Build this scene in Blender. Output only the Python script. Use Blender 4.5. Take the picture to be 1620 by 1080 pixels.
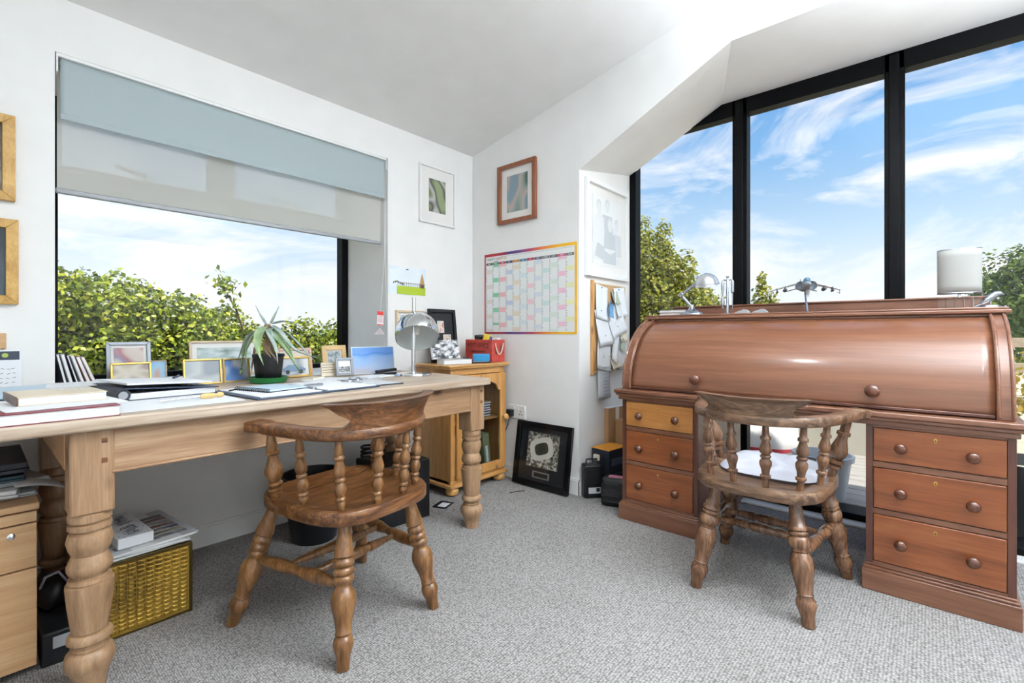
import bpy, bmesh, math, random
import numpy as np
from mathutils import Vector, Matrix, Euler
random.seed(7); rng = np.random.default_rng(11)
PI = math.pi
for o in list(bpy.data.objects): bpy.data.objects.remove(o)
sc = bpy.context.scene
COL = sc.collection
def lin(h):
    h = h.lstrip('#'); c = [int(h[i:i+2], 16)/255 for i in (0, 2, 4)]
    return tuple((x/12.92 if x <= .04045 else ((x+.055)/1.055)**2.4) for x in c) + (1,)

# ------------------------------------------------------------------ camera
cam_d = bpy.data.cameras.new('camera'); cam = bpy.data.objects.new('camera', cam_d); COL.objects.link(cam)
cam_d.sensor_width = 36; cam_d.lens = 750/1620*36; cam_d.shift_y = -14/1620; cam_d.clip_start = .02; cam_d.clip_end = 2000
cam.location = (-2.466, -2.556, 1.0)
cam.rotation_euler = (PI/2, 0, math.radians(41.26)-PI/2)
sc.camera = cam

# ------------------------------------------------------------------ world: hazy blue sky with thin cirrus
world = bpy.data.worlds.new('sky'); sc.world = world; world.use_nodes = True
nt = world.node_tree; nt.nodes.clear()
def N(t, **k):
    n = nt.nodes.new(t)
    for a, b in k.items(): setattr(n, a, b)
    return n
tc = N('ShaderNodeTexCoord'); sep = N('ShaderNodeSeparateXYZ'); nt.links.new(tc.outputs['Generated'], sep.inputs[0])
ramp = N('ShaderNodeValToRGB'); nt.links.new(sep.outputs['Z'], ramp.inputs[0])
cr = ramp.color_ramp; cr.elements[0].position = 0.0; cr.elements[0].color = lin('#f3f8fc')
cr.elements[1].position = 1.0; cr.elements[1].color = lin('#3f7fcf')
for p, c in ((.08, '#eaf3fa'), (.18, '#bfdcf4'), (.32, '#82b7e9'), (.55, '#5597df')):
    e = cr.elements.new(p); e.color = lin(c)
mp = N('ShaderNodeMapping'); mp.inputs['Scale'].default_value = (1.3, 2.2, 5.5); mp.inputs['Rotation'].default_value = (.22, -.22, .5)
nt.links.new(tc.outputs['Generated'], mp.inputs[0])
nz = N('ShaderNodeTexNoise'); nz.inputs['Scale'].default_value = 1.7; nz.inputs['Detail'].default_value = 9; nz.inputs['Roughness'].default_value = .58; nz.inputs['Distortion'].default_value = .7
nt.links.new(mp.outputs[0], nz.inputs[0])
cl = N('ShaderNodeValToRGB'); cl.color_ramp.elements[0].position = .44; cl.color_ramp.elements[0].color = (0, 0, 0, 1)
cl.color_ramp.elements[1].position = .62; cl.color_ramp.elements[1].color = (.95, .95, .95, 1)
nt.links.new(nz.outputs['Fac'], cl.inputs[0])
mx = N('ShaderNodeMixRGB'); mx.inputs[2].default_value = (1.0, 1.0, 1.0, 1)
nt.links.new(cl.outputs[0], mx.inputs[0]); nt.links.new(ramp.outputs[0], mx.inputs[1])
bg = N('ShaderNodeBackground'); bg.inputs['Strength'].default_value = 1.0
nt.links.new(mx.outputs[0], bg.inputs[0])
wo = N('ShaderNodeOutputWorld'); nt.links.new(bg.outputs[0], wo.inputs[0])

# ------------------------------------------------------------------ sun (behind the house, lights the garden) and window portals
sd = bpy.data.lights.new('sun', 'SUN'); sd.energy = 6.5; sd.angle = .01; sd.color = (1, .95, .86)
so = bpy.data.objects.new('sun', sd); COL.objects.link(so)
so.rotation_euler = Vector((.13, .62, -.90)).to_track_quat('-Z', 'Y').to_euler()
def portal(loc, rot, sx, sy):
    d = bpy.data.lights.new('window_portal', 'AREA'); d.shape = 'RECTANGLE'; d.size = sx; d.size_y = sy; d.cycles.is_portal = True
    o = bpy.data.objects.new('window_portal', d); COL.objects.link(o); o.location = loc; o.rotation_euler = rot
portal((-1.495, .62, 1.43), (-PI/2, 0, 0), 1.5, 1.3)
portal((.80, -2.47, 1.22), (PI/2, 0, PI/2), 3.05, 2.42)
sc.view_settings.view_transform = 'Standard'; sc.view_settings.look = 'None'
sc.view_settings.exposure = 0.17; sc.view_settings.gamma = 1.0; sc.view_settings.use_curve_mapping = False
sc.cycles.max_bounces = 7; sc.cycles.diffuse_bounces = 5; sc.cycles.use_adaptive_sampling = True; sc.cycles.adaptive_threshold = .06; sc.cycles.transparent_max_bounces = 16
sc.cycles.sample_clamp_indirect = 6

# ------------------------------------------------------------------ helpers
class MB:
    def __init__(s): s.v = []; s.f = []; s.m = []; s.mi = 0
    def add(s, vs, fs):
        b = len(s.v); s.v += [tuple(v) for v in vs]
        for f in fs: s.f.append(tuple(b+i for i in f)); s.m.append(s.mi)
        return s
    def bx(s, x0, x1, y0, y1, z0, z1):
        return s.add([(x0,y0,z0),(x1,y0,z0),(x1,y1,z0),(x0,y1,z0),(x0,y0,z1),(x1,y0,z1),(x1,y1,z1),(x0,y1,z1)],
                     [(0,3,2,1),(4,5,6,7),(0,1,5,4),(1,2,6,5),(2,3,7,6),(3,0,4,7)])
    def box(s, c, d, rot=(0,0,0)):
        M = Matrix.Translation(c) @ Euler(rot).to_matrix().to_4x4(); a, b, e = d[0]/2, d[1]/2, d[2]/2
        vs = [M @ Vector(p) for p in ((-a,-b,-e),(a,-b,-e),(a,b,-e),(-a,b,-e),(-a,-b,e),(a,-b,e),(a,b,e),(-a,b,e))]
        return s.add(vs, [(0,3,2,1),(4,5,6,7),(0,1,5,4),(1,2,6,5),(2,3,7,6),(3,0,4,7)])
    def quad(s, a, b, c, d): return s.add([a,b,c,d], [(0,1,2,3)])
    def lathe(s, prof, n=20, M=None, cap=True):
        M = M or Matrix(); vs = []; fs = []
        for r, z in prof:
            for k in range(n):
                a = 2*PI*k/n; vs.append(M @ Vector((r*math.cos(a), r*math.sin(a), z)))
        for i in range(len(prof)-1):
            for k in range(n):
                k2 = (k+1) % n; fs.append((i*n+k, i*n+k2, (i+1)*n+k2, (i+1)*n+k))
        if cap:
            fs.append(tuple(range(n-1, -1, -1))); fs.append(tuple((len(prof)-1)*n+k for k in range(n)))
        return s.add(vs, fs)
    def turn(s, p0, p1, prof, n=14):       # prof: (t, r) along p0 -> p1
        p0, p1 = Vector(p0), Vector(p1); d = p1-p0; L = d.length
        M = Matrix.Translation(p0) @ d.to_track_quat('Z', 'Y').to_matrix().to_4x4()
        return s.lathe([(r, t*L) for t, r in prof], n, M)
    def tube(s, pts, r, n=8):
        pts = [Vector(p) for p in pts]; rs = r if isinstance(r, (list, tuple)) else [r]*len(pts)
        vs = []; fs = []; q = None; pt = None
        for i, p in enumerate(pts):
            t = (pts[min(i+1, len(pts)-1)]-pts[max(i-1, 0)]).normalized()
            if q is None: q = t.to_track_quat('Z', 'Y')
            else: q = pt.rotation_difference(t) @ q
            pt = t
            for k in range(n):
                a = 2*PI*k/n; vs.append(p + q @ Vector((rs[i]*math.cos(a), rs[i]*math.sin(a), 0)))
        for i in range(len(pts)-1):
            for k in range(n):
                k2 = (k+1) % n; fs.append((i*n+k, i*n+k2, (i+1)*n+k2, (i+1)*n+k))
        fs.append(tuple(range(n-1, -1, -1))); fs.append(tuple((len(pts)-1)*n+k for k in range(n)))
        return s.add(vs, fs)
    def prism(s, poly, h, M=None):          # poly in local xy, extruded along z 0..h
        M = M or Matrix(); n = len(poly)
        vs = [M @ Vector((x, y, 0)) for x, y in poly] + [M @ Vector((x, y, h)) for x, y in poly]
        fs = [tuple(range(n-1, -1, -1)), tuple(range(n, 2*n))] + [(i, (i+1) % n, n+(i+1) % n, n+i) for i in range(n)]
        return s.add(vs, fs)
    def grid(s, fn, nu, nv, flip=False):
        vs = [fn(i/nu, j/nv) for j in range(nv+1) for i in range(nu+1)]; w = nu+1
        fs = [((j*w+i, j*w+i+1, (j+1)*w+i+1, (j+1)*w+i) if not flip else (j*w+i, (j+1)*w+i, (j+1)*w+i+1, j*w+i+1)) for j in range(nv) for i in range(nu)]
        return s.add(vs, fs)
    def build(s, name, mat, parent=None, loc=None, rot=None, smooth=False, bevel=0, ang=40, seg=2, solid=0):
        me = bpy.data.meshes.new(name); me.from_pydata([tuple(v) for v in s.v], [], s.f)
        mats = mat if isinstance(mat, (list, tuple)) else [mat]
        for m in mats: me.materials.append(m)
        if len(mats) > 1: me.polygons.foreach_set('material_index', s.m)
        me.update()
        if smooth or bevel:
            me.polygons.foreach_set('use_smooth', [True]*len(me.polygons)); me.set_sharp_from_angle(angle=math.radians(ang))
        o = bpy.data.objects.new(name, me); COL.objects.link(o)
        if parent is not None:
            o.parent = parent
            if parent.get('_w'): o.location = -Vector(parent['_w']); o['_w2'] = 1
        if loc is not None: o.location = loc
        if rot is not None: o.rotation_euler = rot
        if solid:
            md = o.modifiers.new('thickness', 'SOLIDIFY'); md.thickness = solid; md.offset = 0
        if bevel:
            md = o.modifiers.new('bevel', 'BEVEL'); md.width = bevel; md.segments = seg; md.limit_method = 'ANGLE'; md.angle_limit = math.radians(35)
        return o
def tag(o, label, cat=None, group=None, kind=None):
    o['label'] = label
    if cat: o['category'] = cat
    if group: o['group'] = group
    if kind: o['kind'] = kind
    return o
def thing(name, label, cat, loc=(0,0,0), rotz=0, group=None, world=False, rot=None):
    o = bpy.data.objects.new(name, None); COL.objects.link(o); o.empty_display_size = .1
    o.location = loc; o.rotation_euler = rot if rot else (0, 0, rotz)
    if world: o['_w'] = list(loc)
    return tag(o, label, cat, group)
def struct(o): o['kind'] = 'structure'; return o
def sbase(name, loc=(0,0,0), world=True):
    o = bpy.data.objects.new(name, None); COL.objects.link(o); o.location = loc; o['kind'] = 'structure'
    if world: o['_w'] = list(loc)
    return o
def text(name, body, size, mat, parent, loc, rot, ext=.0004, align='CENTER', sx=1.0):
    c = bpy.data.curves.new(name, 'FONT'); c.body = body; c.size = size; c.extrude = ext; c.align_x = align; c.align_y = 'CENTER'; c.resolution_u = 3
    o = bpy.data.objects.new(name, c); COL.objects.link(o); c.materials.append(mat); o.parent = parent; o.location = loc; o.rotation_euler = rot; o.scale = (sx, 1, 1)
    if parent.get('_w'): o.location = Vector(loc)-Vector(parent['_w'])
    return o
FRONT = (PI/2, 0, 0); SIDE = (PI/2, 0, -PI/2)

# ------------------------------------------------------------------ materials
def newmat(name):
    m = bpy.data.materials.new(name); m.use_nodes = True; t = m.node_tree; b = t.nodes['Principled BSDF']; return m, t, b
def plain(name, col, rough=.5, metal=0, coat=0, spec=.5, bump=0, bscale=200, emit=0):
    m, t, b = newmat(name); b.inputs['Base Color'].default_value = lin(col); b.inputs['Roughness'].default_value = rough
    b.inputs['Metallic'].default_value = metal; b.inputs['Coat Weight'].default_value = coat; b.inputs['Specular IOR Level'].default_value = spec
    if emit: b.inputs['Emission Color'].default_value = lin(col); b.inputs['Emission Strength'].default_value = emit
    # faint tonal variation keeps large flats from looking synthetic
    tcn = t.nodes.new('ShaderNodeTexCoord'); n = t.nodes.new('ShaderNodeTexNoise'); n.inputs['Scale'].default_value = 6; n.inputs['Detail'].default_value = 4
    t.links.new(tcn.outputs['Object'], n.inputs['Vector'])
    mix = t.nodes.new('ShaderNodeMixRGB'); mix.blend_type = 'MULTIPLY'; mix.inputs[0].default_value = .10; mix.inputs[1].default_value = lin(col)
    t.links.new(n.outputs['Fac'], mix.inputs[2]); t.links.new(mix.outputs[0], b.inputs['Base Color'])
    if bump:
        nb = t.nodes.new('ShaderNodeTexNoise'); nb.inputs['Scale'].default_value = bscale; t.links.new(tcn.outputs['Object'], nb.inputs['Vector'])
        bp = t.nodes.new('ShaderNodeBump'); bp.inputs['Strength'].default_value = bump; bp.inputs['Distance'].default_value = .002
        t.links.new(nb.outputs['Fac'], bp.inputs['Height']); t.links.new(bp.outputs[0], b.inputs['Normal'])
    return m
def wood(name, cols, axis='x', scale=1.0, rough=.45, coat=0.0, stretch=14, knots=False, bump=.08, lo=.29, hi=.70, dist=.45):
    m, t, b = newmat(name); tcn = t.nodes.new('ShaderNodeTexCoord'); mp = t.nodes.new('ShaderNodeMapping')
    k = stretch*scale; sxyz = {'x': (scale, k, k), 'y': (k, scale, k), 'z': (k, k, scale)}[axis]
    mp.inputs['Scale'].default_value = sxyz; t.links.new(tcn.outputs['Object'], mp.inputs[0])
    oi = t.nodes.new('ShaderNodeObjectInfo'); ad = t.nodes.new('ShaderNodeVectorMath'); ad.operation = 'SCALE'; ad.inputs[3].default_value = 1.0
    cmb = t.nodes.new('ShaderNodeCombineXYZ'); mul = t.nodes.new('ShaderNodeMath'); mul.operation = 'MULTIPLY'; mul.inputs[1].default_value = 37.0
    t.links.new(oi.outputs['Random'], mul.inputs[0])
    for i in range(3): t.links.new(mul.outputs[0], cmb.inputs[i])
    add = t.nodes.new('ShaderNodeVectorMath'); add.operation = 'ADD'; t.links.new(mp.outputs[0], add.inputs[0]); t.links.new(cmb.outputs[0], add.inputs[1])
    n1 = t.nodes.new('ShaderNodeTexNoise'); n1.inputs['Scale'].default_value = 1.6; n1.inputs['Detail'].default_value = 8; n1.inputs['Roughness'].default_value = .62; n1.inputs['Distortion'].default_value = dist
    t.links.new(add.outputs[0], n1.inputs['Vector'])
    n2 = t.nodes.new('ShaderNodeTexNoise'); n2.inputs['Scale'].default_value = 9; n2.inputs['Detail'].default_value = 3; t.links.new(add.outputs[0], n2.inputs['Vector'])
    mxx = t.nodes.new('ShaderNodeMath'); mxx.operation = 'MULTIPLY_ADD'; mxx.inputs[1].default_value = .28; t.links.new(n2.outputs['Fac'], mxx.inputs[0])
    sc1 = t.nodes.new('ShaderNodeMath'); sc1.operation = 'MULTIPLY'; sc1.inputs[1].default_value = .72; t.links.new(n1.outputs['Fac'], sc1.inputs[0]); t.links.new(sc1.outputs[0], mxx.inputs[2])
    r = t.nodes.new('ShaderNodeValToRGB'); e = r.color_ramp.elements; e[0].position = lo; e[0].color = lin(cols[0]); e[1].position = hi; e[1].color = lin(cols[-1])
    if len(cols) > 2: x = e.new(.5); x.color = lin(cols[1])
    t.links.new(mxx.outputs[0], r.inputs[0]); out = r.outputs[0]
    if knots:
        vo = t.nodes.new('ShaderNodeTexVoronoi'); vo.inputs['Scale'].default_value = 1.0; mk = t.nodes.new('ShaderNodeMapping')
        mk.inputs['Scale'].default_value = {'x': (3.2, 7, 7), 'y': (7, 3.2, 7), 'z': (7, 7, 3.2)}[axis]
        t.links.new(tcn.outputs['Object'], mk.inputs[0]); t.links.new(mk.outputs[0], vo.inputs['Vector'])
        kr = t.nodes.new('ShaderNodeValToRGB'); kr.color_ramp.elements[0].position = .05; kr.color_ramp.elements[0].color = lin('#5a3014'); kr.color_ramp.elements[1].position = .13; kr.color_ramp.elements[1].color = (1,1,1,1)
        t.links.new(vo.outputs['Distance'], kr.inputs[0]); mm = t.nodes.new('ShaderNodeMixRGB'); mm.blend_type = 'MULTIPLY'; mm.inputs[0].default_value = .75
        t.links.new(out, mm.inputs[1]); t.links.new(kr.outputs[0], mm.inputs[2]); out = mm.outputs[0]
    t.links.new(out, b.inputs['Base Color']); b.inputs['Roughness'].default_value = rough; b.inputs['Coat Weight'].default_value = coat; b.inputs['Coat Roughness'].default_value = .12
    bp = t.nodes.new('ShaderNodeBump'); bp.inputs['Strength'].default_value = bump; bp.inputs['Distance'].default_value = .003
    t.links.new(mxx.outputs[0], bp.inputs['Height']); t.links.new(bp.outputs[0], b.inputs['Normal'])
    return m
def blur(name, cols, scale=2.2, rough=.25, seed=0.0):
    scale = scale*.62 if scale < 3 else scale      # a photograph print, out of focus
    m, t, b = newmat(name); tcn = t.nodes.new('ShaderNodeTexCoord'); mp = t.nodes.new('ShaderNodeMapping'); mp.inputs['Location'].default_value = (seed, seed*1.7, seed*.6)
    t.links.new(tcn.outputs['Generated'], mp.inputs[0]); n = t.nodes.new('ShaderNodeTexNoise'); n.inputs['Scale'].default_value = scale; n.inputs['Detail'].default_value = 0.0
    t.links.new(mp.outputs[0], n.inputs['Vector']); r = t.nodes.new('ShaderNodeValToRGB'); e = r.color_ramp.elements
    e[0].position = .32; e[0].color = lin(cols[0]); e[1].position = .68; e[1].color = lin(cols[-1])
    for i, c in enumerate(cols[1:-1]): x = e.new(.32+.36*(i+1)/(len(cols)-1)); x.color = lin(c)
    t.links.new(n.outputs['Fac'], r.inputs[0]); t.links.new(r.outputs[0], b.inputs['Base Color']); b.inputs['Roughness'].default_value = rough
    return m
def mono(name, cols, scale=9, rough=.3, seed=0.0, detail=6):    # a busy print (aerial view, engraving, small lettering mass)
    m = blur(name, cols, scale, rough, seed); m.node_tree.nodes['Noise Texture'].inputs['Detail'].default_value = detail; return m
def leafmat(name, cols, trans=.35):
    m, t, b = newmat(name); g = t.nodes.new('ShaderNodeNewGeometry'); r = t.nodes.new('ShaderNodeValToRGB'); e = r.color_ramp.elements
    e[0].position = 0; e[0].color = lin(cols[0]); e[1].position = 1; e[1].color = lin(cols[-1])
    for i, c in enumerate(cols[1:-1]): x = e.new((i+1)/(len(cols)-1)); x.color = lin(c)
    t.links.new(g.outputs['Random Per Island'], r.inputs[0]); t.links.new(r.outputs[0], b.inputs['Base Color']); b.inputs['Roughness'].default_value = .38
    tr = t.nodes.new('ShaderNodeBsdfTranslucent'); t.links.new(r.outputs[0], tr.inputs[0]); ms = t.nodes.new('ShaderNodeMixShader'); ms.inputs[0].default_value = trans
    t.links.new(b.outputs[0], ms.inputs[1]); t.links.new(tr.outputs[0], ms.inputs[2]); t.links.new(ms.outputs[0], t.nodes['Material Output'].inputs[0])
    return m
def glassmat(name, tint=(1,1,1,1), refl=.05):
    m, t, b = newmat(name); t.nodes.remove(b); tr = t.nodes.new('ShaderNodeBsdfTransparent'); tr.inputs[0].default_value = tint
    gl = t.nodes.new('ShaderNodeBsdfGlossy'); gl.inputs['Roughness'].default_value = .02; lw = t.nodes.new('ShaderNodeLayerWeight'); pw = t.nodes.new('ShaderNodeMath'); pw.operation = 'POWER'; pw.inputs[1].default_value = 5; t.links.new(lw.outputs['Facing'], pw.inputs[0])
    ma = t.nodes.new('ShaderNodeMath'); ma.operation = 'MULTIPLY_ADD'; ma.inputs[1].default_value = .5; ma.inputs[2].default_value = .02; t.links.new(pw.outputs[0], ma.inputs[0])
    ms = t.nodes.new('ShaderNodeMixShader'); t.links.new(ma.outputs[0], ms.inputs[0]); t.links.new(tr.outputs[0], ms.inputs[1]); t.links.new(gl.outputs[0], ms.inputs[2])
    t.links.new(ms.outputs[0], t.nodes['Material Output'].inputs[0]); return m
def cloth(name, col, trans=.4, weave=900, rough=.9, opening=0):
    m, t, b = newmat(name); b.inputs['Base Color'].default_value = lin(col); b.inputs['Roughness'].default_value = rough; b.inputs['Specular IOR Level'].default_value = .1
    tr = t.nodes.new('ShaderNodeBsdfTranslucent'); tr.inputs[0].default_value = lin(col); ms = t.nodes.new('ShaderNodeMixShader'); ms.inputs[0].default_value = trans
    tcn = t.nodes.new('ShaderNodeTexCoord'); n = t.nodes.new('ShaderNodeTexNoise'); n.inputs['Scale'].default_value = weave*.15; n.inputs['Detail'].default_value = 5
    t.links.new(tcn.outputs['Object'], n.inputs['Vector']); bp = t.nodes.new('ShaderNodeBump'); bp.inputs['Strength'].default_value = .15; bp.inputs['Distance'].default_value = .002
    t.links.new(n.outputs['Fac'], bp.inputs['Height']); t.links.new(bp.outputs[0], b.inputs['Normal'])
    t.links.new(b.outputs[0], ms.inputs[1]); t.links.new(tr.outputs[0], ms.inputs[2]); out = ms.outputs[0]
    if opening:
        tp = t.nodes.new('ShaderNodeBsdfTransparent'); m2 = t.nodes.new('ShaderNodeMixShader'); m2.inputs[0].default_value = opening; t.links.new(out, m2.inputs[1]); t.links.new(tp.outputs[0], m2.inputs[2]); out = m2.outputs[0]
    t.links.new(out, t.nodes['Material Output'].inputs[0]); return m
def carpetmat():
    m, t, b = newmat('carpet'); tcn = t.nodes.new('ShaderNodeTexCoord'); mp = t.nodes.new('ShaderNodeMapping'); mp.inputs['Rotation'].default_value = (0, 0, .0); mp.inputs['Scale'].default_value = (1.25, .8, 1)
    t.links.new(tcn.outputs['Object'], mp.inputs[0]); v = t.nodes.new('ShaderNodeTexVoronoi'); v.inputs['Scale'].default_value = 135; v.inputs['Randomness'].default_value = .45; t.links.new(mp.outputs[0], v.inputs['Vector'])
    n = t.nodes.new('ShaderNodeTexNoise'); n.inputs['Scale'].default_value = 3; n.inputs['Detail'].default_value = 6; t.links.new(tcn.outputs['Object'], n.inputs['Vector'])
    r = t.nodes.new('ShaderNodeValToRGB'); e = r.color_ramp.elements; e[0].position = .0; e[0].color = lin('#c4c1bf'); e[1].position = .72; e[1].color = lin('#6a6765'); t.links.new(v.outputs['Distance'], r.inputs[0])
    mm = t.nodes.new('ShaderNodeMixRGB'); mm.blend_type = 'MULTIPLY'; mm.inputs[0].default_value = .25; t.links.new(r.outputs[0], mm.inputs[1])
    nr = t.nodes.new('ShaderNodeValToRGB'); nr.color_ramp.elements[0].position = .35; nr.color_ramp.elements[0].color = (.72,.7,.68,1); nr.color_ramp.elements[1].position = .6; t.links.new(n.outputs['Fac'], nr.inputs[0]); t.links.new(nr.outputs[0], mm.inputs[2])
    t.links.new(mm.outputs[0], b.inputs['Base Color']); b.inputs['Roughness'].default_value = .95; b.inputs['Specular IOR Level'].default_value = .1
    inv = t.nodes.new('ShaderNodeMath'); inv.operation = 'SUBTRACT'; inv.inputs[0].default_value = 1; t.links.new(v.outputs['Distance'], inv.inputs[1])
    bp = t.nodes.new('ShaderNodeBump'); bp.inputs['Strength'].default_value = .7; bp.inputs['Distance'].default_value = .004; t.links.new(inv.outputs[0], bp.inputs['Height']); t.links.new(bp.outputs[0], b.inputs['Normal'])
    return m
M = {}
M['wall'] = plain('white_paint', '#f1f0ee', .9, spec=.15, bump=.05, bscale=60)
M['ceil'] = plain('ceiling_paint', '#f2f1ef', .92, spec=.1)
M['skirt'] = plain('white_gloss_paint', '#f2f2f0', .45)
M['carpet'] = carpetmat()
M['frame_black'] = plain('black_aluminium', '#050609', .5, spec=.15)
M['gasket'] = plain('rubber_gasket', '#1b1c1f', .7)
M['glass'] = glassmat('window_glass')
M['sheer'] = cloth('sheer_blind_cloth', '#fffdf8', .6, opening=.14)
M['teal'] = cloth('duck_egg_blind_cloth', '#b3bfc2', .15)
M['white_plastic'] = plain('white_plastic', '#f0f0ee', .35)
M['grey_plastic'] = plain('grey_plastic', '#9c9ea2', .4)
M['alu'] = plain('brushed_aluminium', '#a9abb0', .35, metal=.8)
M['chrome'] = plain('chrome', '#e6e8ea', .06, metal=1.0)
M['steel'] = plain('satin_steel', '#b3b8bf', .25, metal=.95)
M['black'] = plain('matt_black', '#0d0e12', .55)
M['black_gloss'] = plain('gloss_black', '#0b0b0e', .2)
M['black_plastic'] = plain('black_plastic', '#16181c', .42, bump=.1, bscale=300)
M['dark_navy'] = plain('dark_navy_board', '#1c222e', .5)
M['paper'] = plain('white_paper', '#eceef1', .8, spec=.1)
M['paper_grey'] = plain('grey_paper', '#c6c9cc', .8, spec=.1)
M['paper_cream'] = plain('cream_paper', '#e9dfca', .8, spec=.1)
M['paper_blue'] = plain('pale_blue_card', '#bfd4e2', .6)
M['navy_cover'] = plain('navy_vinyl', '#34415a', .4)
M['pages'] = mono('page_edges', ['#d8d8d8', '#efefef'], 3, .8)
M['pine'] = wood('stripped_pine', ['#7c5b3f', '#9b795b', '#b69879'], 'x', 1.2, .5, 0, 16, True)
M['pine_top'] = wood('scrubbed_pine', ['#917a66', '#b3a08c', '#cbbcac'], 'x', 1.1, .42, .1, 22, False)
M['pine_z'] = wood('stripped_pine_upright', ['#785a40', '#997859', '#b39576'], 'z', 1.3, .45, .05, 18, True)
M['pine_or_z'] = wood('orange_pine_upright', ['#9c672f', '#be8a4d', '#d2a265'], 'z', 1.2, .35, .2, 12, True)
M['pine_or_x'] = wood('orange_pine', ['#a67339', '#c69354', '#d8ad70'], 'x', 1.2, .35, .2, 12, True)
M['elm'] = wood('elm', ['#3a200d', '#663f21', '#8a5f3a'], 'x', 2.6, .33, .12, 7, lo=.38, hi=.62, dist=1.6)
M['elm_z'] = wood('elm_turned', ['#4f331a', '#76502d', '#966d43'], 'z', 2.5, .3, .15, 10, lo=.34, hi=.64, dist=.8)
M['oldelm'] = wood('old_dark_elm', ['#3a281d', '#6a4f3b', '#927258'], 'x', 2.4, .3, .2, 8, lo=.36, hi=.62, dist=1.0)
M['oldelm_z'] = wood('old_dark_elm_turned', ['#3f291d', '#6b4a34', '#8f6a4e'], 'z', 2.6, .27, .25, 8, lo=.35, hi=.63, dist=.8)
M['mahog'] = wood('mahogany', ['#5a3626', '#764d38', '#8b6049'], 'y', .9, .32, .3, 16, False, .04)
M['mahog_roll'] = wood('mahogany_veneer', ['#603a26', '#754a33', '#845941'], 'y', .7, .3, .35, 24, False, .02)
M['mahog_dr'] = wood('mahogany_drawer', ['#693819', '#884b28', '#9e6138'], 'y', 1.0, .33, .25, 14, False, .04)
M['mahog_lt'] = wood('light_mahogany_drawer', ['#8a5526', '#ab723b', '#bd874c'], 'y', 1.0, .33, .25, 14, False, .04)
M['mahog_dk'] = wood('dark_mahogany', ['#3b211a', '#533025', '#68402f'], 'z', 1.0, .3, .3, 12, False, .04)
M['knob'] = wood('turned_knob_wood', ['#3d2115', '#5a3221', '#70422c'], 'x', 6, .22, .5, 4)
M['beech'] = wood('beech_laminate', ['#ab8257', '#c0986d', '#ccaa80'], 'x', 1.6, .4, .1, 22, False, .02)
M['gold'] = wood('gilt_wood', ['#8f672a', '#b98f49', '#d3ad66'], 'z', 8, .35, 0, 2)
M['gold_metal'] = plain('brass_frame', '#c9a558', .3, metal=.7)
M['silver_frame'] = plain('silver_frame', '#8e939b', .4, metal=.4)
M['walnut'] = wood('brown_frame_wood', ['#5a2d17', '#82482a', '#98592f'], 'z', 3, .3, .3, 10)
M['limed'] = wood('limed_wood', ['#b8a083', '#cdb89a', '#dccab0'], 'x', 3, .5, 0, 10)
M['white_frame'] = plain('white_frame_paint', '#f3f3f2', .4)
M['mount'] = plain('mount_board', '#eceae6', .85, spec=.1)
M['mount_black'] = plain('black_mount_board', '#1d2025', .5)
LAMP = 32.0; DOWN = 8.0; UPW = 88.0  # strengths of the lamps out of view, mostly added fill
# ================================================================== ROOM SHELL
XW0, YW0 = -2.95, -4.5                      # unseen ends of the room behind the camera
OX0, OX1, OZ0, OZ1 = -2.252, -.738, .764, 2.096   # left window opening
YO = .56                                   # depth of the left wall
BY0, BY1 = -.943, -4.0                     # bay opening in the back wall
XB = .66                                   # depth of the bay
def zc(y): return 2.311 - .1986*y          # sloping ceiling
m = MB(); m.bx(XW0, XB+.1, YW0, .02, -.12, 0); struct(m.build('floor', M['carpet']))
m = MB()
m.add([(XW0-.1, .6, zc(.6)), (XB+.3, .6, zc(.6)), (XB+.3, YW0-.1, zc(YW0-.1)), (XW0-.1, YW0-.1, zc(YW0-.1)),
       (XW0-.1, .6, zc(.6)+.2), (XB+.3, .6, zc(.6)+.2), (XB+.3, YW0-.1, zc(YW0-.1)+.2), (XW0-.1, YW0-.1, zc(YW0-.1)+.2)],
      [(0,1,2,3),(4,7,6,5),(0,4,5,1),(1,5,6,2),(2,6,7,3),(3,7,4,0)])
struct(m.build('ceiling', M['ceil']))
# left wall: four solid blocks round the opening
m = MB(); zt = 2.32
m.bx(XW0, OX0, 0, YO, -.1, zt); m.bx(OX1, XB, 0, YO, -.1, zt); m.bx(OX0, OX1, 0, YO, -.1, OZ0); m.bx(OX0, OX1, 0, YO, OZ1, zt)
struct(m.build('wall_left', M['wall']))
# back wall with the bay: front face, jambs, sloping and flat soffits, outer face
m = MB()
c0, c1 = (-.943, 2.003), (-1.829, 2.436)   # sloping soffit edge on the room side (y, z)
d0, d1 = (-.943, 2.126), (-1.575, 2.436)   # and on the glass side
def q(*p): m.add(p, [tuple(range(len(p)))])
q((0,0,-.1),(0,0,zc(0)+.05),(0,BY0,zc(BY0)+.05),(0,BY0,-.1))
q((0,BY0,c0[1]),(0,BY0,zc(BY0)+.05),(0,c1[0],zc(c1[0])+.05),(0,c1[0],c1[1]))
q((0,c1[0],c1[1]),(0,c1[0],zc(c1[0])+.05),(0,BY1,zc(BY1)+.05),(0,BY1,c1[1]))
q((0,BY1,-.1),(0,BY1,zc(BY1)+.05),(0,YW0,zc(YW0)+.05),(0,YW0,-.1))
q((0,BY0,-.1),(0,BY0,c0[1]),(XB,BY0,d0[1]),(XB,BY0,-.1))                    # left jamb
q((0,BY0,c0[1]),(0,c1[0],c1[1]),(XB,d1[0],d1[1]),(XB,BY0,d0[1]))            # sloping soffit
q((0,c1[0],c1[1]),(0,BY1,c1[1]),(XB,BY1,c1[1]),(XB,d1[0],d1[1]))            # flat soffit
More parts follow.
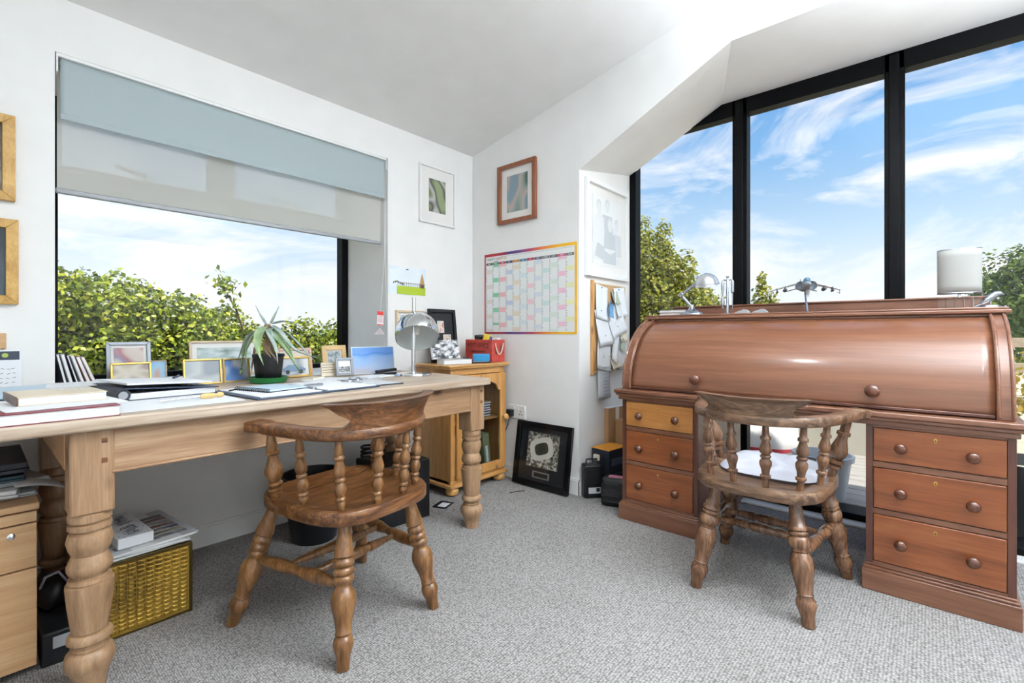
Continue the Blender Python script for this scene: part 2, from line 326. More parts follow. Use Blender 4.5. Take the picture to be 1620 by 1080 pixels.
q((0,BY1,-.1),(XB,BY1,-.1),(XB,BY1,c1[1]),(0,BY1,c1[1]))
q((XB,BY0,d0[1]),(XB,d1[0],d1[1]),(XB,BY0,d1[1]))
q((XB,BY1,2.43),(XB,BY0,2.43),(XB,BY0,zc(BY0)+.2),(XB,BY1,zc(BY1)+.2))
q((XB,BY0,-.1),(XB,BY0,2.6),(XB,YO,2.6),(XB,YO,-.1)); q((XB,BY1,-.1),(XB,YW0,-.1),(XB,YW0,3.4),(XB,BY1,3.4))
struct(m.build('wall_back', M['wall']))
m = MB(); m.bx(XW0-.1, XW0, YW0-.1, .6, -.1, 3.5); struct(m.build('wall_right', M['wall']))
m = MB(); m.bx(XW0-.1, XB+.1, YW0-.1, YW0, -.1, 3.5); struct(m.build('wall_front', M['wall']))
m = MB(); m.bx(XW0, -.001, -.014, 0, 0, .088); m.bx(XW0, -.001, -.009, 0, .088, .1); struct(m.build('baseboard_left', M['skirt'], bevel=.002))
m = MB(); m.bx(-.014, 0, BY0-.012, -.014, 0, .088); m.bx(-.009, 0, BY0-.009, -.014, .088, .1)
m.bx(-.014, .63, BY0-.014, BY0, 0, .088); m.bx(-.009, .63, BY0-.009, BY0, .088, .1); struct(m.build('baseboard_back', M['skirt'], bevel=.002))
m = MB(); m.bx(OX0+.001, OX1-.001, -.004, .47, OZ0-.02, OZ0+.004); struct(m.build('trim_1', M['skirt'], bevel=.003))   # window board

# left window: black frame, opening lights above a transom, one fixed pane below
w1 = sbase('window_1', (-1.495, .5, OZ0))
fy0, fy1 = .475, .55
m = MB(); m.bx(OX0, OX0+.05, fy0, fy1, OZ0, OZ1); m.bx(OX1-.045, OX1, fy0, fy1, OZ0, OZ1); m.bx(OX0, OX1, fy0, fy1, OZ0, OZ0+.03); m.bx(OX0, OX1, fy0, fy1, OZ1-.05, OZ1)
m.build('window_frame', M['frame_black'], w1, bevel=.003)
tz = 1.76
m = MB(); m.bx(OX0+.05, OX1-.045, fy0, fy1, tz-.1, tz); m.build('transom', M['frame_black'], w1, bevel=.003)
m = MB(); m.bx(-1.57, -1.47, fy0, fy1, tz, OZ1-.05); m.build('mullion', M['frame_black'], w1, bevel=.003)
for a, b_ in ((OX0+.05, -1.57), (-1.47, OX1-.045)):
    m = MB(); m.bx(a, a+.012, fy0-.01, fy1, tz, OZ1-.05); m.bx(b_-.012, b_, fy0-.01, fy1, tz, OZ1-.05); m.bx(a+.012, b_-.012, fy0-.01, fy1, tz, tz+.02); m.bx(a+.012, b_-.012, fy0-.01, fy1, OZ1-.07, OZ1-.05)
    s_ = m.build('sash', M['frame_black'], w1, bevel=.002)
    m = MB(); m.bx(a+.01, b_-.01, .512, .518, tz+.015, OZ1-.06); g = m.build('pane', M['glass'], w1)
    m = MB(); cx_ = (a+b_)/2; m.box((cx_, fy0-.02, tz+.03), (.03, .02, .05)); m.box((cx_-.05, fy0-.035, tz+.045), (.13, .014, .02), (0, .25, 0)); m.build('handle', M['frame_black'], w1, bevel=.004)
m = MB(); m.bx(OX0+.045, OX1-.04, .512, .518, OZ0+.025, tz-.095); m.build('pane', M['glass'], w1)

# bay window: tall black frame, mullions, glass to the floor
w2 = sbase('window_2', (.7, -2.4, 0)); fx0, fx1 = .652, .73
ym = [(-.943, -.992), (-1.642, -1.726), (-2.386, -2.468), (-3.13, -3.21), (-3.95, -4.0)]
for i, (a, b_) in enumerate(ym):
    m = MB(); m.bx(fx0, fx1, b_, a, 0, 2.44)
    if 0 < i < 4: m.bx(fx0-.02, fx0+.01, b_+.02, a-.02, .02, 2.42)
    m.build('mullion', M['frame_black'], w2, bevel=.003)
m = MB(); m.bx(fx0, fx1, -4.0, -.943, 2.343, 2.44); m.build('head_rail', M['frame_black'], w2, bevel=.003)
m = MB(); m.bx(fx0-.05, fx1+.03, -4.0, -.943, -.01, .045); m.build('threshold', M['frame_black'], w2, bevel=.004)
m = MB(); m.bx(fx0-.13, fx0-.05, -4.0, -.96, 0, .012); m.build('threshold_strip', M['skirt'], w2, bevel=.003)
for i in range(4):
    m = MB(); m.bx(.688, .694, ym[i+1][0]-.004, ym[i][1]+.004, .04, 2.346); m.build('pane', M['glass'], w2)

# roller blind in the left window
bl = thing('roller_blind', 'duck-egg blue and sheer white double roller blind half lowered in the window', 'blind', (-1.495, .02, 2.05), world=True)
m = MB(); m.bx(OX0+.004, OX1-.004, .0, .045, 2.082, 2.096); m.build('head_rail', M['white_plastic'], bl, bevel=.003)
m = MB(); m.turn((-2.235, .045, 2.062), (-.75, .045, 2.062), [(0, .02), (1, .02)], 18); m.build('roller_tube', M['white_plastic'], bl, smooth=True)
def blue(u, v):
    x = -2.236+1.487*u; z = 2.082-.236*v; return (x, .014+.006*(math.sin(u*19+v*1.5)+.7*math.sin(u*47+v*2))*v*(1-v), z)
m = MB(); m.grid(blue, 90, 10); m.build('blue_cloth', M['teal'], bl, smooth=True, solid=.0012)
m = MB(); m.bx(-2.236, -.749, .012, .018, 1.842, 1.868); m.build('blue_hem', M['teal'], bl, bevel=.003)
m = MB(); m.grid(lambda u, v: (-2.242+1.486*u, .052, 2.07-.5*v), 40, 8); m.build('sheer_cloth', M['sheer'], bl, smooth=True)
m = MB(); m.bx(-2.246, -.754, .044, .06, 1.556, 1.578); m.build('bottom_bar', M['grey_plastic'], bl, bevel=.005)
for x in (-2.246, -.746):
    m = MB(); m.bx(x-.003, x+.003, .0, .06, 2.02, 2.095); m.build('bracket', M['white_plastic'], bl, bevel=.002)
m = MB()
for dx in (0, 1):
    m.tube([(-.752+.006*dx, .012, 2.03), (-.757+.004*dx, .006, 1.5), (-.79+.045*dx, .004, 1.12)], .0011, 6)
m.build('pull_cord', M['white_plastic'], bl, smooth=True)
wt = thing('warning_tag', 'small red and white printed safety tag hanging on the blind cord', 'tag', (-.795, -.004, 1.043), world=True)
m = MB(); m.box((-.795, -.004, 1.088), (.046, .002, .09), (0, .06, 0)); m.build('card', M['paper'], wt)
redm = plain('red_print', '#cf3b35', .5)
m = MB(); m.box((-.795, -.0056, 1.12), (.044, .001, .024), (0, .06, 0)); m.box((-.797, -.0056, 1.048), (.044, .001, .006), (0, .06, 0)); m.build('red_band', redm, wt)
lines_m = plain('pink_print', '#d8999a', .6)
m = MB()
for k in range(5): m.box((-.795, -.0056, 1.102-.009*k), (.036, .0008, .004), (0, .06, 0))
m.build('small_print', lines_m, wt)
wg = thing('warning_triangle', 'small pale triangular tag on the wall beneath the red cord tag', 'tag', (-.8, -.004, .99), world=True)
m = MB(); m.prism([(-.036, 0), (.036, 0), (0, .042)], .0015, Matrix.Translation((-.8, -.003, .99)) @ Matrix.Rotation(PI/2, 4, 'X')); m.build('card', M['paper_grey'], wg)
m = MB()
for k in range(3): m.box((-.8, -.0052, 1.0+.008*k), (.045-.014*k, .0008, .003))
m.build('small_print', lines_m, wg)

# unseen globe added behind the camera as fill light for the room
opal, t_, b_ = newmat('opal_glass_lit'); b_.inputs['Emission Color'].default_value = (.83, .92, 1, 1); b_.inputs['Emission Strength'].default_value = LAMP; b_.inputs['Base Color'].default_value = (.9, .9, .9, 1)
for lx, ly, lab in ((-.25, -3.8, 'white globe pendant lamp at the back of the room'),):
    cl_ = thing('pendant_lamp', lab, 'lamp', (lx, ly, zc(ly)-.3), world=True); LZ = zc(ly)-.42
    m = MB(); m.lathe([(.05, LZ+.43), (.05, LZ+.39), (.008, LZ+.38), (.008, LZ+.17)], 20, Matrix.Translation((lx, ly, 0))); m.build('ceiling_rose', M['white_plastic'], cl_, smooth=True)
    m = MB(); m.lathe([(.18*math.sin(PI*k/20)+.0005, LZ-.18*math.cos(PI*k/20)) for k in range(21)], 28, Matrix.Translation((lx, ly, 0)), cap=False); m.build('shade', opal, cl_, smooth=True)
for k, (lx, ly) in enumerate(((-1.34, -1.77), (-1.6, -3.3))):  # unseen downlights: first set by the roll-top highlight, second added as fill
    dl_ = thing('ceiling_downlight', ['round recessed downlight in the ceiling above the carpet between the chairs', 'round recessed downlight in the ceiling behind the viewpoint'][k], 'light', (lx, ly, zc(ly)), group='ceiling downlights', rot=(math.atan(-.1986), 0, 0))
    m = MB(); m.lathe([(.07, -.006), (.105, -.006), (.11, -.001), (.11, .0)], 32, cap=False); m.build('trim_ring', M['white_plastic'], dl_, smooth=True)
    m = MB(); m.lathe([(.001, -.002), (.07, -.003)], 28, cap=False); m.build('reflector', M['white_plastic'], dl_)
    ld = bpy.data.lights.new('downlight_lamp', 'AREA'); ld.shape = 'DISK'; ld.size = .13; ld.energy = DOWN; ld.spread = math.radians(125); ld.color = (.95, .98, 1)
    lo = bpy.data.objects.new('downlight_lamp', ld); COL.objects.link(lo); lo.parent = dl_; lo.location = (0, 0, -.008); lo.rotation_euler = (math.atan(.1986), 0, 0)

for k, (lx, ly) in enumerate(((-1.0, -3.2), (-.7, -3.6))):  # unseen uplighters, added to brighten the ceiling and the room
    fl_ = thing('floor_uplighter', ['slim steel floor uplighter beside the bay wall', 'slim steel floor uplighter behind the viewpoint'][k], 'lamp', (lx, ly, 0), group='floor uplighters')
    m = MB(); m.lathe([(.14, 0), (.14, .015), (.02, .03), (.015, .04)], 28); m.build('base', M['steel'], fl_, smooth=True, ang=40)
    m = MB(); m.turn((0, 0, .03), (0, 0, 1.72), [(0, .012), (1, .012)], 14); m.build('pole', M['steel'], fl_, smooth=True)
    m = MB(); m.lathe([(.03, 1.70), (.1, 1.73), (.15, 1.79), (.165, 1.84), (.155, 1.84), (.09, 1.745), (.001, 1.735)], 32, cap=False); m.build('bowl', M['steel'], fl_, smooth=True, ang=60)
    ld = bpy.data.lights.new('uplighter_lamp', 'AREA'); ld.shape = 'DISK'; ld.size = .16; ld.energy = UPW; ld.color = (.83, .92, 1); ld.spread = math.radians(150)
    lo = bpy.data.objects.new('uplighter_lamp', ld); COL.objects.link(lo); lo.parent = fl_; lo.location = (0, 0, 1.79); lo.rotation_euler = (PI, 0, 0)

# ================================================================== OUTSIDE
M['deck'] = wood('weathered_decking', ['#7f7c77', '#9a9792', '#b0ada7'], 'y', 1.5, .8, 0, 20)
M['render_wall'] = plain('pale_render', '#c9c4b4', .9, bump=.5, bscale=40)
M['stone'] = plain('field_stone', '#b7a184', .9, bump=.6, bscale=25)
M['ground'] = plain('dry_lawn', '#b9b59a', .95, bump=.5, bscale=8)
M['hill'] = plain('distant_hills', '#8fa3b3', 1.0, spec=0)
M['bark'] = plain('bark', '#4d3c2c', .9, bump=.6, bscale=60)
M['leaf_hedge'] = leafmat('hedge_leaf', ['#3c5217', '#728a22', '#a0b030', '#c9cc4d', '#2c3f12', '#8f9f2c'], .26)
M['leaf_tree'] = leafmat('shrub_leaf', ['#4a5c1e', '#8b9530', '#b5b446', '#a19c38', '#6b7a2b'], .4)
M['leaf_dark'] = leafmat('evergreen_leaf', ['#2e4a1c', '#4a6a26', '#6d8a34', '#87983a'], .35)
M['leaf_gold'] = leafmat('golden_leaf', ['#7b7a22', '#b49a2c', '#c9a83d', '#8f8f33'], .4)
m = MB(); m.bx(.73, 4.2, -6, 1.2, -.22, -.055); struct(m.build('patio_ground', M['ground']))
dk = sbase('deck_floor', (1.5, -2.2, -.05))
x = .765; pm = None; k = 0
while x < 3.4:
    m = MB(); m.bx(x, x+.112, -5.2, .4, -.055, -.028+.001*(k % 3)); m.build('plank', M['deck'], dk, bevel=.003); x += .12; k += 1
m = MB(); m.bx(-60, 400, -400, 400, -1.3, -1.2); struct(m.build('ground', M['ground']))
def ridge(u, v):
    a = u*PI*1.1-.3; R = 420; h = -1.2 + v*(4.2+2.2*math.sin(u*23)+1.5*math.sin(u*51+1)); return (R*math.cos(a), R*math.sin(a), h)
m = MB(); m.grid(ridge, 120, 1, True); m.v += []; struct(m.build('hill', M['hill']))
gw = sbase('garden_wall', (2.5, -1.0, -.03))
m = MB(); m.bx(2.44, 2.62, -2.62, 1.4, -.1, .62); m.build('rendered_face', M['render_wall'], gw, bevel=.012)
for k, (y, z, s) in enumerate(((.55, .72, .16), (.3, .7, .13), (.02, .72, .15), (-.22, .70, .12), (-.5, .71, .15), (.38, .93, .13), (.12, .92, .14), (-.1, .9, .11), (.3, 1.08, .1), (-.8, .7, .14), (-1.1, .69, .13))):
    bm = bmesh.new(); bmesh.ops.create_icosphere(bm, subdivisions=2, radius=s)
    for v in bm.verts: v.co = Vector((v.co.x*1.0, v.co.y*1.15, v.co.z*.75))*(1+.16*math.sin(v.co.x*31+k)*math.cos(v.co.y*27+k*2))
    me = bpy.data.meshes.new('stone'); bm.to_mesh(me); bm.free(); me.materials.append(M['stone']); me.polygons.foreach_set('use_smooth', [True]*len(me.polygons))
    o = bpy.data.objects.new('stone', me); COL.objects.link(o); o.parent = gw; o.location = Vector((2.56, y, z))-gw.location
def leaves(pts, nrm, size, jit=.5):
    n = len(pts); sz = size*(0.7+.6*rng.random(n)); a = rng.normal(size=(n, 3)); nn = nrm+jit*rng.normal(size=(n, 3)); nn /= np.linalg.norm(nn, axis=1)[:, None]+1e-9
    t = np.cross(nn, a); t /= np.linalg.norm(t, axis=1)[:, None]+1e-9; b = np.cross(nn, t)
    V = np.empty((n, 4, 3)); V[:, 0] = pts-t*sz[:, None]*.5; V[:, 2] = pts+t*sz[:, None]*.5
    V[:, 1] = pts+b*sz[:, None]*.34+nn*sz[:, None]*.1; V[:, 3] = pts-b*sz[:, None]*.34+nn*sz[:, None]*.1
    return V.reshape(-1, 3)
def leafmesh(name, V, mat, parent):
    n = len(V)//4; me = bpy.data.meshes.new(name); me.vertices.add(len(V)); me.vertices.foreach_set('co', V.astype(np.float32).ravel())
    I = np.arange(n)[:, None]*4; F = np.concatenate([I+[0, 1, 2], I+[0, 2, 3]], 1).reshape(-1)
    me.loops.add(len(F)); me.loops.foreach_set('vertex_index', F.astype(np.int32)); me.polygons.add(2*n); me.polygons.foreach_set('loop_start', np.arange(0, 6*n, 3, dtype=np.int32)); me.polygons.foreach_set('loop_total', np.full(2*n, 3, np.int32))
    me.materials.append(mat); me.update(calc_edges=True); me.validate(); o = bpy.data.objects.new(name, me); COL.objects.link(o); o.parent = parent; o['kind'] = 'stuff'
    if parent.get('_w'): o.location = -Vector(parent['_w'])
    return o
def blobs(cs, dens, size, jit=.6):     # leaves over the skins of ellipsoids
    out = []
    for (c, r) in cs:
        n = int(dens*(r[0]*r[1]+r[1]*r[2]+r[0]*r[2])*4); d = rng.normal(size=(n, 3)); d /= np.linalg.norm(d, axis=1)[:, None]
        rad = (.55+.5*rng.random(n)**.6)[:, None]; wob = 1+.18*np.sin(d[:, :1]*7+c[0]*9)*np.cos(d[:, 2:]*6+c[1]*5)
        out.append(leaves(np.array(c)+d*np.array(r)*rad*wob, d+np.array([0, 0, .35]), size, jit))
    return np.concatenate(out)
def hedgetop(x): return 1.36+.06*math.sin(x*5.1)+.05*math.sin(x*11+1) if x < -1.35 else (1.28+.05*math.sin(x*6)-.36*min(1, (x+1.35)/.7) if x < -.65 else 1.0+.05*math.sin(x*9))
hg = thing('hedge', 'dense sunlit green hedge outside the window over the pine table', 'hedge', (-1.4, 2.1, -1.2), world=True)
cs = []
x = -3.6
while x < 1.4:
    zt_ = hedgetop(x)
    for _ in range(2):
        cs.append(((x+.1*rng.normal(), 2.1+.12*rng.normal(), zt_-.22+.06*rng.normal()), (.22, .3, .24)))
    for zz in (.25, .55, .8):
        cs.append(((x+.08*rng.normal(), 2.0+.1*rng.normal(), min(zz, zt_-.3)), (.25, .33, .26)))
    x += .2
leafmesh('foliage', blobs(cs, 1050, .042, .8), M['leaf_hedge'], hg)
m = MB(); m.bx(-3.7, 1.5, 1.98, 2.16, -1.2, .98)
bodym = plain('hedge_inner_twigs', '#232d10', 1.0, spec=0); m.build('inner_twigs', bodym, hg)  # solid dark block, paints the shade in the gaps between leaves
m = MB()
for k in range(16): x = -3.4+.3*k; m.tube([(x, 2.1, -1.2), (x+.05, 2.08, 0), (x-.04, 2.12, hedgetop(x)-.12)], [.03, .022, .008], 6)
m.build('stem', M['bark'], hg, smooth=True)
def twig(V0, pts, n, size):
    P = []
    for k in range(n):
        t = rng.random()*(len(pts)-1); i = int(t); f = t-i; P.append(np.array(pts[i])*(1-f)+np.array(pts[i+1])*f+rng.normal(size=3)*.045)
    return leaves(np.array(P), np.array([[0, -.4, .8]])+0*np.array(P), size, .8)
sp = thing('tall_sprig', 'lone leafy sprig rising above the hedge behind the aloe', 'branch', (-.93, 2.05, .9), world=True)
P0 = [(-.86, 2.0, .95), (-.93, 2.02, 1.2), (-1.01, 2.03, 1.36), (-1.07, 2.03, 1.5)]
m = MB(); m.tube(P0, [.009, .008, .006, .003], 6); m.tube([P0[2], (-.96, 2.03, 1.45)], [.004, .002], 5); m.build('stem', M['bark'], sp, smooth=True)
leafmesh('foliage', np.concatenate([twig(None, P0[1:], 70, .055), twig(None, [P0[2], (-.95, 2.03, 1.47)], 26, .05)]), M['leaf_hedge'], sp)
def tree(name, label, base, stems, cs, mat, dens, size):
    t = thing(name, label, name.split('_')[-1], base, world=True); m = MB()
    for s in stems: m.tube([base]+s, [.06]+[.035]*(len(s)-1)+[.012], 7)
    m.build('trunk', M['bark'], t, smooth=True); leafmesh('crown', blobs(cs, dens, size), mat, t); return t
cs = [((3.5, .1, 1.0), (.6, .75, .5)), ((3.5, .15, 1.5), (.5, .5, .4)), ((3.4, -.25, 1.25), (.4, .42, .38)), ((3.45, -.5, 1.05), (.35, .38, .3)), ((3.4, .18, 2.0), (.28, .24, .35)), ((3.4, .3, 2.3), (.16, .14, .25)), ((3.4, .0, 2.15), (.14, .12, .3)), ((3.4, -.3, 1.72), (.15, .13, .3)),
      ((3.45, .55, 1.5), (.5, .5, .6)), ((3.4, -.05, 1.75), (.25, .22, .3)), ((3.4, -.75, .95), (.25, .28, .24)), ((3.4, -.15, .8), (.4, .8, .4)), ((3.45, .1, 1.75), (.3, .35, .3)), ((3.4, -.95, .8), (.25, .3, .22)), ((3.4, -.4, 1.35), (.3, .3, .25)), ((3.4, .35, 1.9), (.3, .3, .35))]
tree('garden_shrub', 'tall loose yellow-green shrub outside the bay, behind the silver desk lamp', (3.5, .1, -.3), [[(3.5, .15, .8), (3.4, .3, 2.2)], [(3.45, -.1, .8), (3.4, -.02, 2.1)], [(3.45, -.3, .9), (3.4, -.35, 1.7)]], cs, M['leaf_tree'], 1000, .047)
cs = [((5.2, -.72, 1.75), (.07, .07, .16)), ((5.2, -.74, 1.5), (.13, .15, .2)), ((5.2, -.76, 1.25), (.22, .26, .25)), ((5.2, -.8, .95), (.35, .4, .3)), ((5.2, -1.0, 1.1), (.15, .18, .15))]
tree('conical_bush', 'small conical bush outside the bay beside the model jet', (5.2, -.78, -.4), [[(5.2, -.76, .6), (5.2, -.72, 1.7)]], cs, M['leaf_tree'], 800, .06)
cs = [((9.6, -4.0, 1.7), (.85, .85, .8)), ((9.6, -3.5, 1.4), (.5, .45, .6)), ((9.6, -4.2, 2.1), (.6, .6, .45)), ((9.5, -3.7, .9), (.6, .55, .5)), ((9.6, -4.6, 1.5), (.7, .8, .8))]
tree('round_tree', 'round dense green tree outside the bay beyond the white table lamp', (9.6, -4.0, -1.2), [[(9.6, -4.0, .6), (9.6, -4.05, 1.8)]], cs, M['leaf_dark'], 420, .085)
cs = [((3.2, -3.25, .55), (.3, .35, .28)), ((3.25, -3.5, .75), (.2, .25, .2)), ((3.2, -3.1, .35), (.22, .25, .2))]
tree('golden_shrub', 'golden-leaved shrub outside, at the far end of the roll-top desk', (3.2, -3.25, -.05), [[(3.2, -3.25, .3), (3.2, -3.27, .6)]], cs, M['leaf_gold'], 420, .05)
fr = thing('garden_rail', 'pale timber garden rail outside beyond the golden shrub', 'fence', (4.1, -3.9, -.03), world=True)
for z in (.62, .86):
    m = MB(); m.bx(4.08, 4.12, -5.6, -2.75, z, z+.09); m.build('rail', M['limed'], fr, bevel=.004)
for y in (-2.8, -3.7, -4.6, -5.5):
    m = MB(); m.bx(4.12, 4.19, y-.035, y+.035, -.1, 1.0); m.build('post', M['limed'], fr, bevel=.004)
pt = thing('black_planter', 'black plastic planter on the deck by the far end of the roll-top desk', 'planter', (1.12, -2.97, -.027), world=True)
m = MB(); m.lathe([(.15, -.027), (.165, .05), (.19, .3), (.205, .3), (.205, .34), (.185, .34), (.17, .28), (.14, .27)], 28, Matrix.Translation((1.12, -2.97, 0))); m.build('pot', M['black_plastic'], pt, smooth=True)
m = MB(); m.lathe([(.001, .285), (.172, .28)], 24, Matrix.Translation((1.12, -2.97, 0)), cap=False); m.build('soil', M['ground'], pt)
bk = thing('bucket', 'pale grey plastic bucket on the deck behind the dark chair', 'bucket', (1.05, -2.06, -.027), world=True)
T = Matrix.Translation((1.05, -2.06, 0)); bgm = plain('pale_grey_plastic', '#c9ced4', .4)
m = MB(); m.lathe([(.001, -.02), (.115, -.027), (.12, -.01), (.15, .215), (.165, .215), (.166, .245), (.15, .247), (.138, .21), (.11, .0), (.001, -.005)], 32, T, cap=False); m.build('body', bgm, bk, smooth=True)
m = MB(); m.tube([(1.05+.165*math.cos(a), -2.06+.165*math.sin(a), .225-.07*math.sin(a)) for a in [PI*k/14 for k in range(0, 15)]][:], .004, 6); m.build('handle', M['steel'], bk, smooth=True)
sk = thing('compost_sack', 'white and red printed plastic sack slumped on the deck outside', 'sack', (1.5, -1.62, -.027), world=True)
def sack(u, v):
    a = 2*PI*u; t = PI*v; r = abs(math.sin(t))**.6; return (1.55+.2*r*math.cos(a)*(1+.05*math.sin(5*a)), -1.55+.3*r*math.sin(a)*(1+.06*math.sin(7*a+v*4)), .15-.175*math.cos(t)*(1 if t > PI/2 else .98)+.02*math.sin(9*a)*r+.06*math.sin(a)*-1*r)
wr, t_, b_ = newmat('white_red_sack'); tcn = t_.nodes.new('ShaderNodeTexCoord'); sx = t_.nodes.new('ShaderNodeSeparateXYZ'); t_.links.new(tcn.outputs['Generated'], sx.inputs[0]); rr = t_.nodes.new('ShaderNodeValToRGB'); rr.color_ramp.interpolation = 'CONSTANT'
rr.color_ramp.elements[0].color = lin('#c9c6c4'); rr.color_ramp.elements[1].position = .42; rr.color_ramp.elements[1].color = lin('#c8414c'); e_ = rr.color_ramp.elements.new(.5); e_.color = lin('#e6e4e2'); t_.links.new(sx.outputs['Z'], rr.inputs[0]); t_.links.new(rr.outputs[0], b_.inputs['Base Color']); b_.inputs['Roughness'].default_value = .3
m = MB(); m.grid(sack, 36, 18, False); m.build('bag', wr, sk, smooth=True, ang=80)
# ================================================================== PINE TABLE
TZ = .768
tb = thing('pine_table', 'long scrubbed pine table with turned legs under the window', 'table', (-1.5, -.44, 0), world=True)
m = MB(); m.bx(-2.66, -.702, -.866, -.305, .733, TZ); m.build('top_plank', M['pine_top'], tb, bevel=.007)
m = MB(); m.bx(-2.66, -.702, -.3035, -.02, .733, TZ); m.build('top_plank', M['pine_top'], tb, bevel=.007)
def tleg(cx, cy, nm='leg'):
    m = MB(); b = .048
    m.bx(cx-b, cx+b, cy-b, cy+b, .50, .7325)
    blk = m.build('leg', M['pine_z'], tb, bevel=.006)
    # turned lower part
    m = MB(); z = lambda t: .50*(1-t)
    prof = [(0, .047), (.02, .0485), (.045, .0485), (.05, .041), (.056, .041), (.062, .0485), (.09, .0485), (.095, .039), (.102, .039), (.115, .047), (.16, .052), (.20, .047), (.235, .040), (.26, .044), (.295, .051), (.32, .05), (.335, .046), (.342, .037), (.358, .037), (.364, .0475), (.385, .0495), (.388, .046), (.395, .053),
            (.41, .054), (.50, .050), (.60, .044), (.662, .040), (.666, .037), (.672, .045), (.69, .051), (.712, .051), (.722, .045), (.727, .038), (.745, .038), (.75, .043), (.757, .043), (.76, .038), (.768, .045), (.785, .053), (.82, .057), (.855, .054), (.90, .043), (.95, .037), (.985, .036), (1, .034)]
    m.lathe([(r, z(t)) for t, r in reversed(prof)], 28, Matrix.Translation((cx, cy, 0))); m.build('turning', M['pine_z'], blk, loc=(0, 0, 0), smooth=True, ang=35)
    for dz in (.70, .645):
        m = MB(); m.bx(cx+.018, cx+.031, cy-b-.0012, cy-b+.002, dz-.007, dz+.007); m.build('peg', M['elm'], blk, loc=(0, 0, 0))
for cx, cy in ((-2.246, -.782), (-.762, -.782), (-2.254, -.10), (-.762, -.10)): tleg(cx, cy)
m = MB(); m.bx(-2.207, -.812, -.826, -.804, .612, .732); m.build('apron', M['pine'], tb, bevel=.003)
m = MB(); m.bx(-2.207, -.812, -.832, -.806, .604, .6135); m.build('apron_bead', M['pine'], tb, bevel=.004)
m = MB(); m.bx(-2.215, -.812, -.08, -.06, .612, .732); m.build('apron', M['pine'], tb, bevel=.003)
for x in (-2.285, -.745):
    m = MB(); m.bx(x-.01, x+.01, -.732, -.15, .612, .732); m.build('apron', wood('pine_end_apron', ['#a97a4f', '#c79a6e', '#dab893'], 'y', 1.2, .5, 0, 16), tb, bevel=.003)

